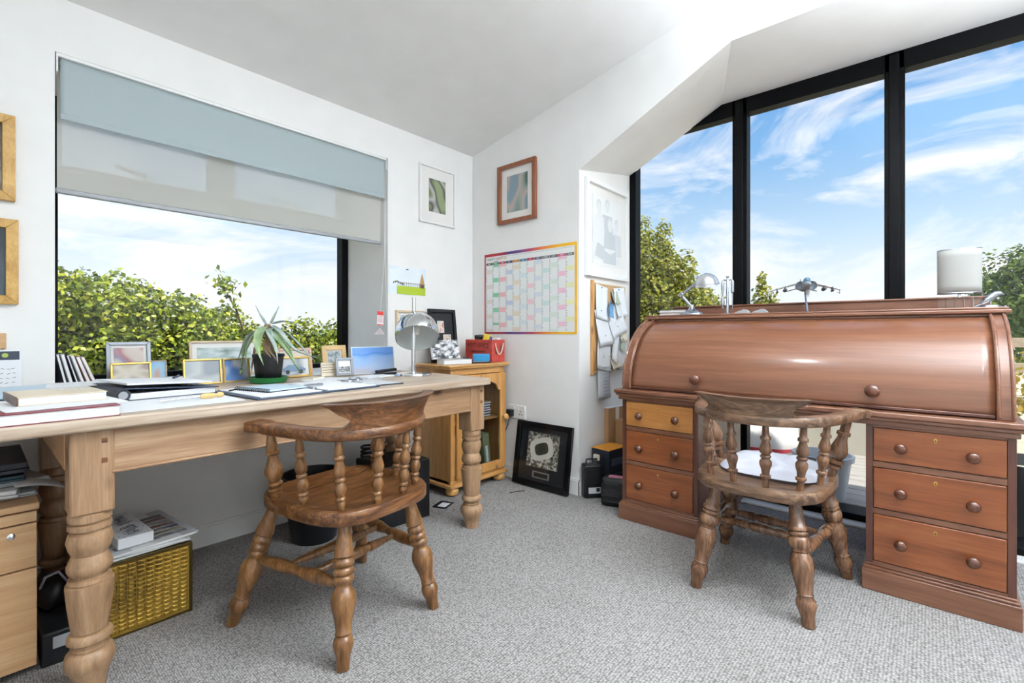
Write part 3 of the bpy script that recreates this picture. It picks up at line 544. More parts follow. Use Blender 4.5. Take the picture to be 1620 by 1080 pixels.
# ================================================================== CHAIRS
def chair(label, loc, rotz, st):
    c = thing('captains_chair', label, 'chair', loc, rotz-PI/2); W, WZ = (M['elm'], M['elm_z']) if st == 1 else (M['oldelm'], M['oldelm_z'])
    zs, th = (.452, .042) if st == 1 else (.442, .040)
    out = []; n = 64
    for k in range(n):
        a = 2*PI*k/n; ca, sa = math.cos(a), math.sin(a)
        x = .232*math.copysign(abs(ca)**.5, ca)*(1-.05*max(0, -sa)); y = .215*abs(sa)**.5 if sa > 0 else -.262*abs(sa)**.6
        out.append((x, y-.0))
    m = MB(); rings = [1.0, .985, .95, .9, .8, .65, .45, .22]; vs = []
    def dish(x, y, s):
        if s > .93: return 0
        d = (1-s/.93); f = min(1, d*3.2); return -.017*f*(f*(3-2*f))*(1-.25*max(0, y/.2))+.006*math.exp(-(x/.05)**2)*max(0, y/.2)*f
    fs = []
    for (s, z) in ((.985, -th), (1.0, -th+.006), (1.0, -.007)): vs += [(x*s, y*s, zs+z) for x, y in out]
    for s in rings[1:]: vs += [(x*s, y*s, zs+dish(x*s, y*s, s)) for x, y in out]
    R = len(vs)//n
    for i in range(R-1):
        for k in range(n): k2 = (k+1) % n; fs.append((i*n+k, i*n+k2, (i+1)*n+k2, (i+1)*n+k))
    vs.append((0, 0, zs+dish(0, 0, 0))); cidx = len(vs)-1
    for k in range(n): fs.append(((R-1)*n+k, (R-1)*n+(k+1) % n, cidx))
    fs.append(tuple(range(n-1, -1, -1))); m.add(vs, fs); m.build('seat', W, c, smooth=True, ang=50)
    # bow (arm rail)
    half = [(0, -.258), (.06, -.252), (.12, -.228), (.175, -.185), (.213, -.125), (.238, -.055), (.254, .02), (.268, .085), (.288, .135), (.305, .165)]
    if st == 1: half = [(x-max(0, x-.19)*.42, y) for x, y in half]
    P = [(-x, y) for x, y in reversed(half[1:])]+half
    def spl(t):
        t = t*(len(P)-1); i = min(int(t), len(P)-2); f = t-i; p = [P[max(0, min(len(P)-1, i+j))] for j in (-1, 0, 1, 2)]
        g = lambda k: .5*(2*p[1][k]+(p[2][k]-p[0][k])*f+(2*p[0][k]-5*p[1][k]+4*p[2][k]-p[3][k])*f*f+(3*p[1][k]-p[0][k]-3*p[2][k]+p[3][k])*f**3)
        return Vector((g(0), g(1)))
    zr = .668; rt = .036
    m = MB(); vs = []; NS = 72
    for i in range(NS+1):
        t = i/NS; p = spl(t); d = (spl(min(1, t+.01))-spl(max(0, t-.01))).normalized(); nrm = Vector((d.y, -d.x)); e = abs(t-.5)*2
        w = .026+.012*max(0, (e-.62)/.38); hh = rt/2
        if e > .93: kk = (e-.93)/.07; w *= math.sqrt(max(.02, 1-kk*kk*.96)); hh *= (1-.25*kk)
        zc_ = zr+rt/2+(.004 if e > .8 else 0)
        for (a, b) in ((-1, -.7), (-.75, -1), (.75, -1), (1, -.7), (1, .7), (.75, 1), (-.75, 1), (-1, .7)): q_ = p+nrm*w*a; vs.append((q_.x, q_.y, zc_+hh*b))
    fs = []
    for i in range(NS):
        for k in range(8): fs.append((i*8+k, (i+1)*8+k, (i+1)*8+(k+1) % 8, i*8+(k+1) % 8))
    fs += [tuple(range(8)), tuple(NS*8+k for k in reversed(range(8)))]; m.add(vs, fs); m.build('arm_rail', W, c, smooth=True, ang=55)
    # crest on the rail
    ztop = .785 if st == 1 else .768; zb = zr+rt-.004; E0 = .182 if st == 1 else .165
    def ext(v):
        if st == 1: return E0*(.92-.14*math.sin(PI*min(1, v/.62))**1.2 if v < .62 else .92-.0+.10*((v-.62)/.38)**1.0)
        return E0*(.95-.15*math.sin(PI*min(1, v/.7)) if v < .7 else .95+.07*((v-.7)/.3))
    def cpos(u, v, side):
        X = (2*u-1)*ext(v); t = .5+.5*(X/.30); lo, hi = 0, 1
        for _ in range(24):
            md_ = (lo+hi)/2
            if spl(md_).x < X: lo = md_
            else: hi = md_
        p = spl(lo); d = (spl(min(1, lo+.01))-spl(max(0, lo-.01))).normalized(); nrm = Vector((d.y, -d.x)); lean = .034*v**1.6+.004*v
        thk = (.021-.010*v) + (.006 if v > .9 else 0); q_ = p+nrm*(lean+side*thk); return (q_.x, q_.y, zb+(ztop-zb)*v)
    m = MB(); nu, nv = 40, 12; m.grid(lambda u, v: cpos(u, v, 1), nu, nv); b0 = len(m.v); m.grid(lambda u, v: cpos(u, v, -1), nu, nv, True); w_ = nu+1
    bd = [i for i in range(w_)]+[j*w_+nu for j in range(1, nv+1)]+[nv*w_+i for i in range(nu-1, -1, -1)]+[j*w_ for j in range(nv-1, 0, -1)]
    for i in range(len(bd)): a, b = bd[i], bd[(i+1) % len(bd)]; m.f.append((b, a, b0+a, b0+b)); m.m.append(0)
    m.build('crest_rail', W, c, smooth=True, ang=50)
    if st == 1:
        slim = [(0, .009), (.1, .012), (.2, .0145), (.22, .0105), (.245, .0155), (.27, .0165), (.29, .012), (.31, .011), (.38, .016), (.44, .0195), (.50, .0165), (.53, .0115), (.55, .017), (.575, .017), (.6, .011), (.65, .0175), (.71, .0195), (.76, .015), (.80, .011), (.815, .0165), (.845, .0165), (.86, .011), (.9, .0155), (.93, .0135), (1, .009)]
        slim = [(1-t, r) for t, r in reversed(slim)]; slim = [(t, r) for t, r in slim]
        thick = [(0, .013), (.07, .018), (.1, .019), (.115, .014), (.135, .022), (.165, .022), (.18, .015), (.2, .022), (.24, .024), (.265, .015), (.3, .021), (.38, .029), (.44, .029), (.52, .022), (.62, .0155), (.66, .0145), (.68, .0215), (.72, .0215), (.735, .015), (.8, .018), (.9, .0145), (1, .011)]
        leg = [(0, .017), (.08, .019), (.2, .027), (.255, .031), (.265, .024), (.275, .024), (.29, .031), (.315, .031), (.33, .024), (.345, .031), (.37, .032), (.385, .024), (.40, .031), (.425, .031), (.44, .024), (.455, .023), (.47, .025), (.5, .034), (.545, .0385), (.6, .036), (.68, .027), (.755, .0225), (.762, .025), (.772, .025), (.78, .021), (.8, .028), (.835, .0305), (.87, .027), (.91, .021), (.96, .0195), (1, .018)]
    else:
        slim = [(0, .0115), (.13, .0115), (.17, .0125), (.18, .0175), (.215, .018), (.23, .0125), (.3, .0145), (.38, .0205), (.43, .020), (.48, .013), (.495, .018), (.52, .018), (.535, .013), (.58, .0205), (.64, .019), (.73, .013), (.76, .012), (.77, .0175), (.81, .0175), (.825, .0125), (.9, .0115), (1, .0105)]
        thick = [(0, .015), (.14, .016), (.17, .018), (.18, .025), (.225, .025), (.24, .018), (.26, .027), (.31, .027), (.325, .019), (.37, .026), (.45, .031), (.52, .028), (.66, .018), (.72, .016), (.73, .023), (.775, .023), (.79, .016), (.9, .016), (1, .014)]
        leg = [(0, .020), (.1, .022), (.215, .026), (.225, .032), (.25, .033), (.26, .026), (.275, .0325), (.29, .031), (.3, .025), (.315, .034), (.355, .0365), (.39, .033), (.4, .026), (.415, .026), (.42, .031), (.43, .026), (.445, .03), (.5, .038), (.56, .0375), (.66, .030), (.745, .024), (.755, .0275), (.77, .024), (.8, .031), (.84, .0325), (.88, .027), (.93, .0215), (1, .0205)]
    for bx_, by_, tx, ty in ((-.055, -.232, -.06, -.25), (.055, -.232, .06, -.25), (-.155, -.185, -.168, -.192), (.155, -.185, .168, -.192), (-.192, -.045, -.218, -.06), (.192, -.045, .218, -.06)):
        m = MB(); m.turn((bx_, by_, zs-.006), (tx, ty, zr+.004), slim, 16); m.build('spindle', WZ, c, smooth=True, ang=60)
    for s in (-1, 1):
        m = MB(); m.turn((.205*s, .092, zs-.006), ((.232 if st == 1 else .262)*s, .08, zr+.004), thick, 18); m.build('arm_support', WZ, c, smooth=True, ang=60)
    fy, fx, ry, rx = (.252, .272, -.248, .193) if st == 1 else (.238, .24, -.244, .192)
    tops = {}
    for s in (-1, 1):
        for (tx, ty, bx_, by_) in ((.172, .155, fx, fy), (.135, -.175, rx, ry)):
            a = Vector((tx*s, ty, zs-th+.004)); b = Vector((bx_*s, by_, .0)); m = MB(); m.turn(a, b, leg, 20); m.build('leg', WZ, c, smooth=True, ang=60); tops[(s, ty > 0)] = (a, b)
    def at(s, fr, z): a, b = tops[(s, fr)]; t = (a.z-z)/(a.z-b.z); return a+(b-a)*t
    sp_ = [(0, .011), (.08, .013), (.25, .021), (.36, .0215), (.5, .0135), (.64, .0215), (.75, .021), (.92, .013), (1, .011)]
    zst = .225
    for s in (-1, 1):
        m = MB(); m.turn(at(s, False, zst), at(s, True, zst), sp_, 14); m.build('side_stretcher', WZ, c, smooth=True)
    cp = [(0, .0085), (.15, .012), (.3, .0165), (.345, .0175), (.352, .012), (.375, .012), (.4, .0165), (.5, .019), (.6, .0165), (.625, .012), (.648, .012), (.655, .0175), (.7, .0165), (.85, .012), (1, .0085)]
    for f in (.36, .64):
        L_ = at(-1, False, zst).lerp(at(-1, True, zst), f); R_ = at(1, False, zst).lerp(at(1, True, zst), f)
        m = MB(); m.turn(L_, R_, cp, 14); m.build('cross_stretcher', WZ, c, smooth=True)
    return c
chair("honey-coloured elm captain's chair pulled up to the pine table", (-1.578, -.982, 0), math.radians(97), 1)
chair("dark worn captain's chair with a draped pad, at the roll-top desk", (-.342, -2.064, 0), math.radians(-1), 2)
padm = cloth('crumpled_white_cloth', '#bfc0ca', .1, 500)
pd = thing('seat_pad', 'crumpled pale grey-white cloth pad on the dark chair', 'cushion', (-.30, -2.07, .43), math.radians(-91))
def pad(u, v, top):
    a = 2*PI*u; r = v; ex = .188*math.copysign(abs(math.cos(a))**.6, math.cos(a))*r; ey = .172*math.copysign(abs(math.sin(a))**.6, math.sin(a))*r+.035
    base = .0025+ (0.012 if False else 0); h = (1-r**6)*(.022+.02*max(0, ey/.2)+.012*max(0, -ex/.17))+.004*math.sin(ey*60+ex*18)*(1-r**3)+.003*math.sin(ex*47-ey*22)*(1-r**3)
    wr_ = (1-r**4)*(.005*math.sin(ey*45+3*math.sin(ex*22))+.004*math.sin(ex*60+ey*35)+.003*math.sin(ey*95-ex*40))
    return (ex, ey, (.009+h+wr_) if top else -.013)
m = MB(); m.grid(lambda u, v: pad(u, v, True), 48, 16); m.grid(lambda u, v: pad(u, v, False), 48, 4, True); m.build('cloth', padm, pd, smooth=True, ang=180)

# ================================================================== ROLL-TOP DESK
dx0, dyL, dyR = -.15, -1.297, -2.787
ds = thing('roll_top_desk', 'large mahogany cylinder roll-top pedestal desk in the bay', 'desk', (.22, -2.04, 0), world=True)
def pedestal(y0, y1, lightfirst):     # y0 > y1
    m = MB(); m.bx(-.128, .56, y1, y0, .02, .640); b = m.build('pedestal', M['mahog'], ds, bevel=.003)
    m = MB(); m.bx(dx0-.012, .575, y1-.012, y0+.012, 0, .082); m.bx(dx0-.006, .57, y1-.007, y0+.007, .082, .092); m.bx(dx0+.004, .565, y1-.002, y0+.002, .092, .1); m.build('plinth', M['mahog'], ds, bevel=.003)
    for (za, zb) in ((.485, .632), (.302, .4725), (.108, .2915)):
        pass
    zz = ((.502, .632), (.318, .476), (.112, .294))
    for yy in ((y0-.0, y0-.022), (y1+.022, y1)):
        m = MB(); m.bx(-.14, -.126, yy[1], yy[0], .1, .64); m.build('stile', M['mahog_dk'], b, loc=(0, 0, 0), bevel=.001)
    for z_ in ((.632, .642), (.478, .50), (.296, .316), (.1, .11)):
        m = MB(); m.bx(-.139, -.12, y1+.022, y0-.022, z_[0], z_[1]); m.build('drawer_divider', M['mahog'], b, loc=(0, 0, 0), bevel=.001)
    for i, (za, zb) in enumerate(zz):
        m = MB(); m.bx(-.1435, -.1, y1+.024, y0-.024, za+.0015, zb-.001); d = m.build('drawer', M['mahog_lt'] if (lightfirst and i == 0) else M['mahog_dr'], ds, bevel=.0025)
        w = y0-y1
        for f in (.26, .74):
            yk = y0-w*f; zk = (za+zb)/2-.004
            m = MB(); m.lathe([(.008, 0), (.009, .008), (.013, .011), (.0185, .018), (.020, .025), (.017, .032), (.009, .0365), (.001, .0375)], 20, Matrix.Translation((-.1435, yk, zk)) @ Matrix.Rotation(-PI/2, 4, 'Y'), cap=False); m.build('knob', M['knob'], d, loc=(0, 0, 0), smooth=True)
        yk = (y0+y1)/2; zk = zb-.028
        m = MB(); m.lathe([(.0055, 0), (.0055, .0015), (.001, .0018)], 14, Matrix.Translation((-.1435, yk, zk+.003)) @ Matrix.Rotation(-PI/2, 4, 'Y')); m.bx(-.145, -.1435, yk-.003, yk+.003, zk-.008, zk+.002); m.build('keyhole_plate', M['gold_metal'], d, loc=(0, 0, 0))
        m = MB(); m.bx(-.1458, -.145, yk-.0012, yk+.0012, zk-.006, zk+.004); m.build('keyhole', M['black'], d, loc=(0, 0, 0))
pedestal(-1.312, -1.716, True); pedestal(-2.372, -2.782, False)
# ledge between pedestals and roll
m = MB(); m.bx(dx0-.004, .585, dyR-.004, dyL+.004, .642, .662); m.bx(dx0-.016, .59, dyR-.012, dyL+.012, .662, .676); m.bx(dx0-.024, .592, dyR-.02, dyL+.02, .676, .696); m.build('writing_ledge', M['mahog'], ds, bevel=.004)
m = MB(); m.bx(.54, .56, -2.372, -1.716, .30, .642); 
RX, RZ, RR = .252, .70, .375
def arc(R, n=20, a0=0, a1=PI/2): return [(RX-R*math.cos(a0+(a1-a0)*k/n), RZ+R*math.sin(a0+(a1-a0)*k/n)) for k in range(n+1)]
def endpanel(y0, y1, R):
    pts = [(.585, .697)]+[(RX-R, .697)]+arc(R)+[(.585, RZ+R)]
    m = MB(); m.prism(pts, y1-y0, Matrix(((1,0,0,0),(0,0,1,y0),(0,1,0,0),(0,0,0,1)))); return m
for (a, b) in ((dyL-.052, dyL-.004), (dyR+.004, dyR+.052)):
    m = endpanel(a, b, RR); e = m.build('end_panel', M['mahog'], ds, smooth=True, ang=30, bevel=.002)
    # raised bead along the curved edge
    m = MB(); yy = (a+b)/2
    for off in (-.018, .018):
        pp = arc(RR+.002, 24, .02, PI/2-.06); m.tube([(x, yy+off, z) for x, z in pp], .006, 8)
    m.build('edge_bead', M['mahog'], e, loc=(0, 0, 0), smooth=True)
def cyl(u, v): a = .02+(PI/2-.05)*v; R = RR-.014; return (RX-R*math.cos(a), dyR+.052+(dyL-dyR-.104)*u, RZ+R*math.sin(a))
m = MB(); m.grid(cyl, 40, 32); 
rl = m.build('cylinder_roll', M['mahog_roll'], ds, smooth=True, ang=80, solid=.012)
m = MB(); m.bx(RX-RR+.004, RX-RR+.03, dyR+.054, dyL-.054, .7005, .712); m.build('roll_edge', M['mahog_dk'], ds, bevel=.002)
for y in (-1.70, -2.392):
    m = MB(); m.lathe([(.010, 0), (.011, .012), (.017, .016), (.024, .024), (.026, .032), (.022, .041), (.012, .047), (.001, .048)], 22, Matrix.Translation((RX-RR+.012, y, .768)) @ Matrix.Rotation(-PI/2+.12, 4, 'Y'), cap=False); m.build('knob', M['knob'], rl, loc=(0, 0, 0), smooth=True)
m = MB(); m.bx(.195, .60, dyR-.002, dyL+.002, 1.062, 1.076); m.bx(.178, .61, dyR-.014, dyL+.014, 1.076, 1.092); m.bx(.186, .605, dyR-.006, dyL+.006, 1.092, 1.102); m.build('top_board', M['mahog'], ds, bevel=.004)
m = MB(); m.bx(.565, .59, dyR+.02, dyL-.01, 1.102, 1.158); m.bx(.558, .597, dyR+.015, dyL-.005, 1.158, 1.168); m.build('back_gallery', M['mahog'], ds, bevel=.003)
m = MB(); m.bx(.575, .59, dyR+.052, dyL-.052, .70, 1.062); m.build('back_panel', M['mahog_dk'], ds)
m = MB(); m.bx(.1, .125, -2.372, -1.716, .1, .2)

# ================================================================== PINE GLAZED CABINET
cx0, cx1, cy0, cy1 = -.545, -.065, -.375, -.035
pc = thing('pine_cabinet', 'small orange pine glass-door cabinet on bun feet in the corner', 'cabinet', ((cx0+cx1)/2, -.2, 0), world=True)
m = MB(); m.bx(cx0-.022, cx1+.022, cy0-.022, cy1, .775, .787); m.bx(cx0-.03, cx1+.03, cy0-.03, cy1, .787, .8); m.build('top', M['pine_or_x'], pc, bevel=.004)
for x in (cx0, cx1-.018):
    m = MB(); m.bx(x, x+.018, cy0+.02, cy1, .07, .775); m.build('side_panel', M['pine_or_z'] if x == cx0 else M['pine_or_z'], pc, bevel=.002)
m = MB(); m.bx(cx0+.018, cx1-.018, cy1-.01, cy1, .07, .775); m.build('back_panel', M['pine_or_z'], pc)
m = MB(); m.bx(cx0, cx1, cy0, cy1, .07, .09); m.build('bottom_board', M['pine_or_x'], pc, bevel=.002)
m = MB(); m.bx(cx0-.02, cx1+.02, cy0-.022, cy1, .05, .071); m.build('base_moulding', M['pine_or_x'], pc, bevel=.005)
m = MB(); m.bx(cx0+.018, cx1-.018, cy0+.03, cy1-.01, .42, .435); m.build('shelf', M['pine_or_x'], pc, bevel=.002)
for x in (cx0, cx1-.035):
    m = MB(); m.bx(x, x+.035, cy0, cy0+.02, .09, .775); m.build('stile', M['pine_or_z'], pc, bevel=.003)
m = MB(); m.bx(cx0+.035, cx1-.035, cy0, cy0+.02, .735, .775); m.build('top_rail', M['pine_or_x'], pc, bevel=.002)
for x, y in ((cx0+.03, cy0+.02), (cx1-.03, cy0+.02), (cx0+.03, cy1-.04), (cx1-.03, cy1-.04)):
    m = MB(); m.lathe([(.02, 0), (.036, .008), (.042, .025), (.036, .042), (.024, .0505)], 20, Matrix.Translation((x, y, 0))); m.build('bun_foot', M['pine_or_x'], pc, smooth=True)
ax, bx_ = cx0+.036, cx1-.004; az, bz = .094, .732; yf = cy0-.012
door = MB(); 
for x in (ax, bx_-.05): door.bx(x, x+.05, yf-.008, yf+.012, az, bz)
door.bx(ax+.05, bx_-.05, yf-.008, yf+.012, az, az+.055)
n = 16; w = bx_-ax-.1; pts = [(ax+.05, bz), (bx_-.05, bz)]
arch = []
for k in range(n+1):
    u = k/n; e = min(u, 1-u)*2; zz = .115 if e < .12 else (.115-.04*((e-.12)/.12) if e < .24 else .075-.035*math.sin((e-.24)/.76*PI/2)); arch.append((ax+.05+w*(1-u), bz-zz))
door.prism(pts[::1]+arch, .02, Matrix(((1,0,0,0),(0,0,-1,yf+.012),(0,1,0,0),(0,0,0,1))))
dr = door.build('door', M['pine_or_z'], pc, bevel=.003)
m = MB(); m.bx(ax+.045, bx_-.045, yf+.001, yf+.004, az+.05, bz-.035); m.build('pane', glassmat('cabinet_glass', (.8,.82,.84,1)), dr, loc=(0,0,0))
m = MB(); m.lathe([(.009, 0), (.010, .010), (.019, .018), (.021, .027), (.015, .036), (.001, .039)], 18, Matrix.Translation((bx_-.022, yf-.008, .435)) @ Matrix.Rotation(PI/2, 4, 'X'), cap=False); m.build('knob', M['pine_or_x'], dr, loc=(0,0,0), smooth=True)

# ================================================================== BEECH DRAWER UNIT
du = thing('drawer_unit', 'beech-effect office drawer unit with chrome lock under the table', 'drawer unit', (-2.55, -.35, 0), world=True)
m = MB(); m.bx(-2.77, -2.338, -.575, -.08, .03, .502); m.build('carcass', M['beech'], du, bevel=.002)
m = MB(); m.bx(-2.775, -2.334, -.598, -.075, .484, .504); m.build('top', M['beech'], du, bevel=.003)
for za, zb in ((.45, .480), (.318, .446), (.03, .314)):
    m = MB(); m.bx(-2.768, -2.340, -.597, -.576, za, zb); d = m.build('drawer_front', M['beech'], du, bevel=.002)
m = MB(); m.lathe([(.009, 0), (.009, .003), (.006, .005), (.001, .005)], 20, Matrix.Translation((-2.392, -.597, .42)) @ Matrix.Rotation(PI/2, 4, 'X')); m.box((-2.392, -.61, .419), (.002, .016, .007)); m.build('lock', M['chrome'], d, loc=(0, 0, 0), smooth=True)
# ================================================================== PICTURES
def picture(name, label, cat, w, h, fw, dep, fm, pm, loc, rotz=0, lean=0, mw=0, mm=None, group=None, glass=False, extra=None):
    """front faces local -y, origin at the bottom centre"""
    t = thing(name, label, cat, loc, group=group, rot=(-lean, 0, rotz))
    m = MB()
    def bar(pts): m.prism(pts, dep, Matrix(((1,0,0,0),(0,0,1,-dep),(0,1,0,0),(0,0,0,1))))
    a = w/2
    bar([(-a, 0), (a, 0), (a-fw, fw), (-a+fw, fw)]); bar([(-a, h), (-a+fw, h-fw), (a-fw, h-fw), (a, h)])
    bar([(-a, 0), (-a+fw, fw), (-a+fw, h-fw), (-a, h)]); bar([(a, 0), (a, h), (a-fw, h-fw), (a-fw, fw)])
    m.build('frame', fm, t, bevel=min(.002, fw*.2))
    m = MB(); m.bx(-a+fw*.5, a-fw*.5, -.004, -.001, fw*.5, h-fw*.5); m.build('backing', mm or M['mount'], t)
    if pm is not None:
        m = MB(); m.bx(-a+fw+mw, a-fw-mw, -.0055, -.004, fw+mw, h-fw-mw); m.build('print', pm, t)
    if extra: extra(t, w, h)
    if glass:
        m = MB(); m.bx(-a+fw*.8, a-fw*.8, -dep*.75, -dep*.75+.001, fw*.8, h-fw*.8); m.build('glazing', M['glass'], t)
    return t
WB = -PI/2   # hung on the back wall, facing into the room
# left wall
pr = picture('gilt_picture', 'gilt-framed picture, upper of the two at the left edge above the table', 'picture', .34, .315, .034, .022, M['gold'], blur('dim_print', ['#4b4030', '#6d6250', '#8b8272'], 2), (-2.529, -.001, 1.484))
picture('gilt_picture', 'gilt-framed dark picture, lower of the two at the left edge above the table', 'picture', .34, .313, .033, .022, M['gold'], blur('night_print', ['#141c26', '#22303d', '#3c4a55'], 2, seed=3), (-2.521, -.001, 1.104))
picture('white_framed_photo', 'thin white-framed blurred photograph on the wall above the chrome lamp', 'picture', .315, .393, .012, .018, M['white_frame'], blur('walk_print', ['#8f9a76', '#4a4e48', '#b9b6b2', '#6f7a54'], 2.6, seed=1), (-.342, -.001, 1.744), mw=.072)
picture('limed_wood_picture', 'pale wood-framed picture on the wall behind the chrome lamp', 'picture', .222, .19, .016, .016, M['limed'], blur('harbour_print', ['#56607a', '#98a0aa', '#c8ccd0'], 3, seed=5), (-.572, -.001, .955), mw=.016)
grassm = plain('grass_print', '#a9bd2d', .5); skyp = blur('sky_print', ['#cfe0ec', '#e6eef3', '#dfe9ef'], 2, .4); darkp = plain('dark_print', '#4a443c', .6); housep = plain('house_print', '#b98f63', .6)
ps = thing('wall_postcard', 'unframed print of green grass, fence and tower taped beside the window', 'picture', (-.586, -.001, 1.246))
m = MB(); m.bx(-.145, .145, -.0015, 0, 0, .18); m.build('sheet', skyp, ps)
m = MB(); m.bx(-.085, .143, -.0022, -.0015, .002, .055); m.build('grass_field', grassm, ps)
m = MB(); m.bx(-.08, .143, -.0022, -.0015, .074, .0765)
for k in range(13): m.bx(-.08+.017*k, -.0775+.017*k, -.0022, -.0015, .055, .082)
for k in range(7): m.box((-.11+.012*k, -.0019, .083-.004*abs(k-2)), (.008, .0006, .012))
m.build('fence_line', darkp, ps)
m = MB(); m.prism([(.092, .055), (.138, .055), (.13, .1), (.115, .15), (.1, .1)], .0009, Matrix(((1,0,0,0),(0,0,1,-.0024),(0,1,0,0),(0,0,0,1)))); m.build('tower', housep, ps)
m = MB(); m.bx(.1, .13, -.0032, -.0024, .05, .075); m.box((-.005, -.0019, .165), (.018, .0006, .006)); m.build('dark_detail', darkp, ps)
wp = thing('wood_block', 'narrow wooden plaque on the wall at the left edge above the note', 'plaque', (-2.412, -.012, .94)); m = MB(); m.bx(-.03, .03, 0, .012, 0, .058); m.build('board', M['beech'], wp, bevel=.003)
m = MB(); m.bx(-.03, .03, 0, .012, -.17, -.118); m.build('lower_board', M['beech'], wp, bevel=.003)
nc = thing('note_card', 'white handwritten note with a dark moon picture, propped at the left edge', 'note', (-2.395, -.02, .772), rot=(-.1, 0, 0))
m = MB(); m.bx(-.06, .052, 0, .0015, 0, .166); m.build('card', M['paper'], nc)
m = MB(); m.bx(-.03, .047, -.0008, 0, .128, .16); m.build('picture', plain('night_blue', '#15233a', .4), nc)
m = MB(); m.lathe([(.0085, 0), (.0085, .0006)], 20, Matrix.Translation((.01, -.0008, .145)) @ Matrix.Rotation(PI/2, 4, 'X')); m.build('moon', plain('moon_green', '#9fb54e', .5), nc)
m = MB()
for r_ in range(5):
    for k in range(6): m.box((-.04+.014*k+.003*math.sin(k*5+r_), -.0004, .095-.017*r_+.002*math.sin(k*3)), (.009, .0008, .0016), (0, .5*math.sin(k*7+r_*3), 0))
m.build('handwriting', plain('ink', '#4a566b', .6), nc)
# back wall
picture('brown_framed_photo', 'brown wood-framed blurred photograph hung above the wall planner', 'picture', .342, .408, .028, .025, M['walnut'], blur('couple_print', ['#54675f', '#8b9a96', '#b9a79b', '#7e93a0'], 2.4, seed=2), (-.001, -.444, 1.754), WB, mw=.05)
def stadium(t, w, h):
    m = MB(); m.bx(-.125, .125, -.0075, -.006, .125, .345); m.build('aerial_view', mono('stadium_town', ['#1c1c1b', '#4a4a45', '#9a968a', '#d8d4c6'], 16, .4, 2.0), t)
    def ring(R0, R1, z, mat, nm):
        m = MB(); n = 28; vs = []; fs = []
        for k in range(n):
            a = 2*PI*k/n
            for R in (R0, R1):
                ca, sa = math.cos(a), math.sin(a); x = R[0]*math.copysign(abs(ca)**.6, ca); y = R[1]*math.copysign(abs(sa)**.6, sa); vs.append((x*.95-y*.25-.01, z, .245+y*.9+x*.3))
        for k in range(n): k2 = (k+1) % n; fs.append((2*k, 2*k+1, 2*k2+1, 2*k2))
        m.add(vs, fs); m.build(nm, mat, t)
    ring((.055, .04), (.095, .075), -.0079, plain('stand_roof', '#cfcdc4', .5), 'stadium_roof'); ring((.0, .0), (.055, .04), -.0078, plain('pitch', '#2e332c', .6), 'pitch')
    m = MB(); m.bx(-.068, .068, -.0075, -.006, .058, .1); m.build('plaque', M['silver_frame'], t); m = MB(); m.bx(-.055, .055, -.0082, -.0075, .066, .092); m.build('plaque_face', M['black'], t)
picture('stadium_picture', 'black-framed aerial photograph of a stadium leaning against the wall on the carpet', 'picture', .445, .41, .034, .022, M['black_gloss'], None, (-.067, -.69, .005), WB, .15, 0, M['mount_black'], extra=stadium, glass=True)
# jamb picture: pencil drawing of four children
pg1 = plain('pencil_light', '#d6d9db', .8); pg2 = plain('pencil_mid', '#c6cbce', .8); pg3 = plain('pencil_pale', '#e3e5e6', .8)
def drawing(t, w, h):
    def shape(pts, mat, lay, nm):
        m = MB(); m.prism(pts, .0002, Matrix(((1,0,0,0),(0,0,1,-.0058-.0003*lay),(0,1,0,0),(0,0,0,1)))); m.build(nm, mat, t)
    def ell(cx, cz, rx, rz, n=20): return [(cx+rx*math.cos(2*PI*k/n), cz+rz*math.sin(2*PI*k/n)) for k in range(n)]
    shape([(-.19, .12), (.17, .1), (.165, .2), (.15, .3), (.08, .36), (.0, .33), (-.06, .42), (-.13, .42), (-.185, .3)], pg3, 1, 'group_tone')
    for cx, cz, s, bm_, lay in ((-.11, .46, .9, pg3, 3), (.0, .48, .85, pg2, 2), (.03, .36, 1.0, pg2, 4), (.12, .37, .8, pg1, 3)):
        shape([(cx-.07*s, cz-.06), (cx+.07*s, cz-.06), (cx+.085*s, cz-.26*s), (cx-.085*s, cz-.26*s)], bm_, lay, 'figure_body'); shape(ell(cx, cz+.014, .034*s, .040*s), pg1, lay+1, 'figure_hair'); shape(ell(cx+.002, cz-.006, .030*s, .040*s), pg3, lay+2, 'figure_face')
    shape([(-.04, .2), (.1, .2), (.1, .19), (.03, .165), (-.045, .185)], pg3, 8, 'folded_arms'); shape([(-.16, .14), (-.05, .12), (-.02, .2), (-.13, .23)], pg2, 5, 'knee')
picture('pencil_portrait', 'white-framed pale pencil drawing of four children on the bay jamb', 'picture', .545, .618, .026, .024, M['white_frame'], plain('drawing_paper', '#eceded', .8), (.328, -.945, 1.357), 0, .0, mw=.062, extra=drawing)
# ================================================================== NOTICEBOARD
nb = thing('noticeboard', 'cork noticeboard crowded with pinned papers on the bay jamb', 'noticeboard', (.34, -.945, .745))
cork = plain('cork', '#c7a173', .9, bump=.5, bscale=120)
m = MB(); m.bx(-.2, .21, -.014, 0, 0, .575); m.build('cork_sheet', cork, nb)
m = MB()
m.bx(-.215, -.198, -.02, 0, -.012, .59); m.build('frame_side', M['pine_or_z'], nb, bevel=.002)
m = MB(); m.bx(.205, .216, -.018, 0, 0, .575); m.build('frame_side', M['limed'], nb, bevel=.002)
m = MB(); m.bx(-.198, .205, -.017, 0, .565, .577); m.build('frame_top', M['limed'], nb, bevel=.002)
m = MB(); m.bx(-.198, .205, -.017, 0, -.002, .01); m.build('frame_bottom', M['limed'], nb, bevel=.002)
rs = random.Random(3)
M['sage_slip'] = plain('sage_slip', '#a9b3a0', .7); M['blue_slip'] = plain('blue_slip', '#5f8fb5', .6)
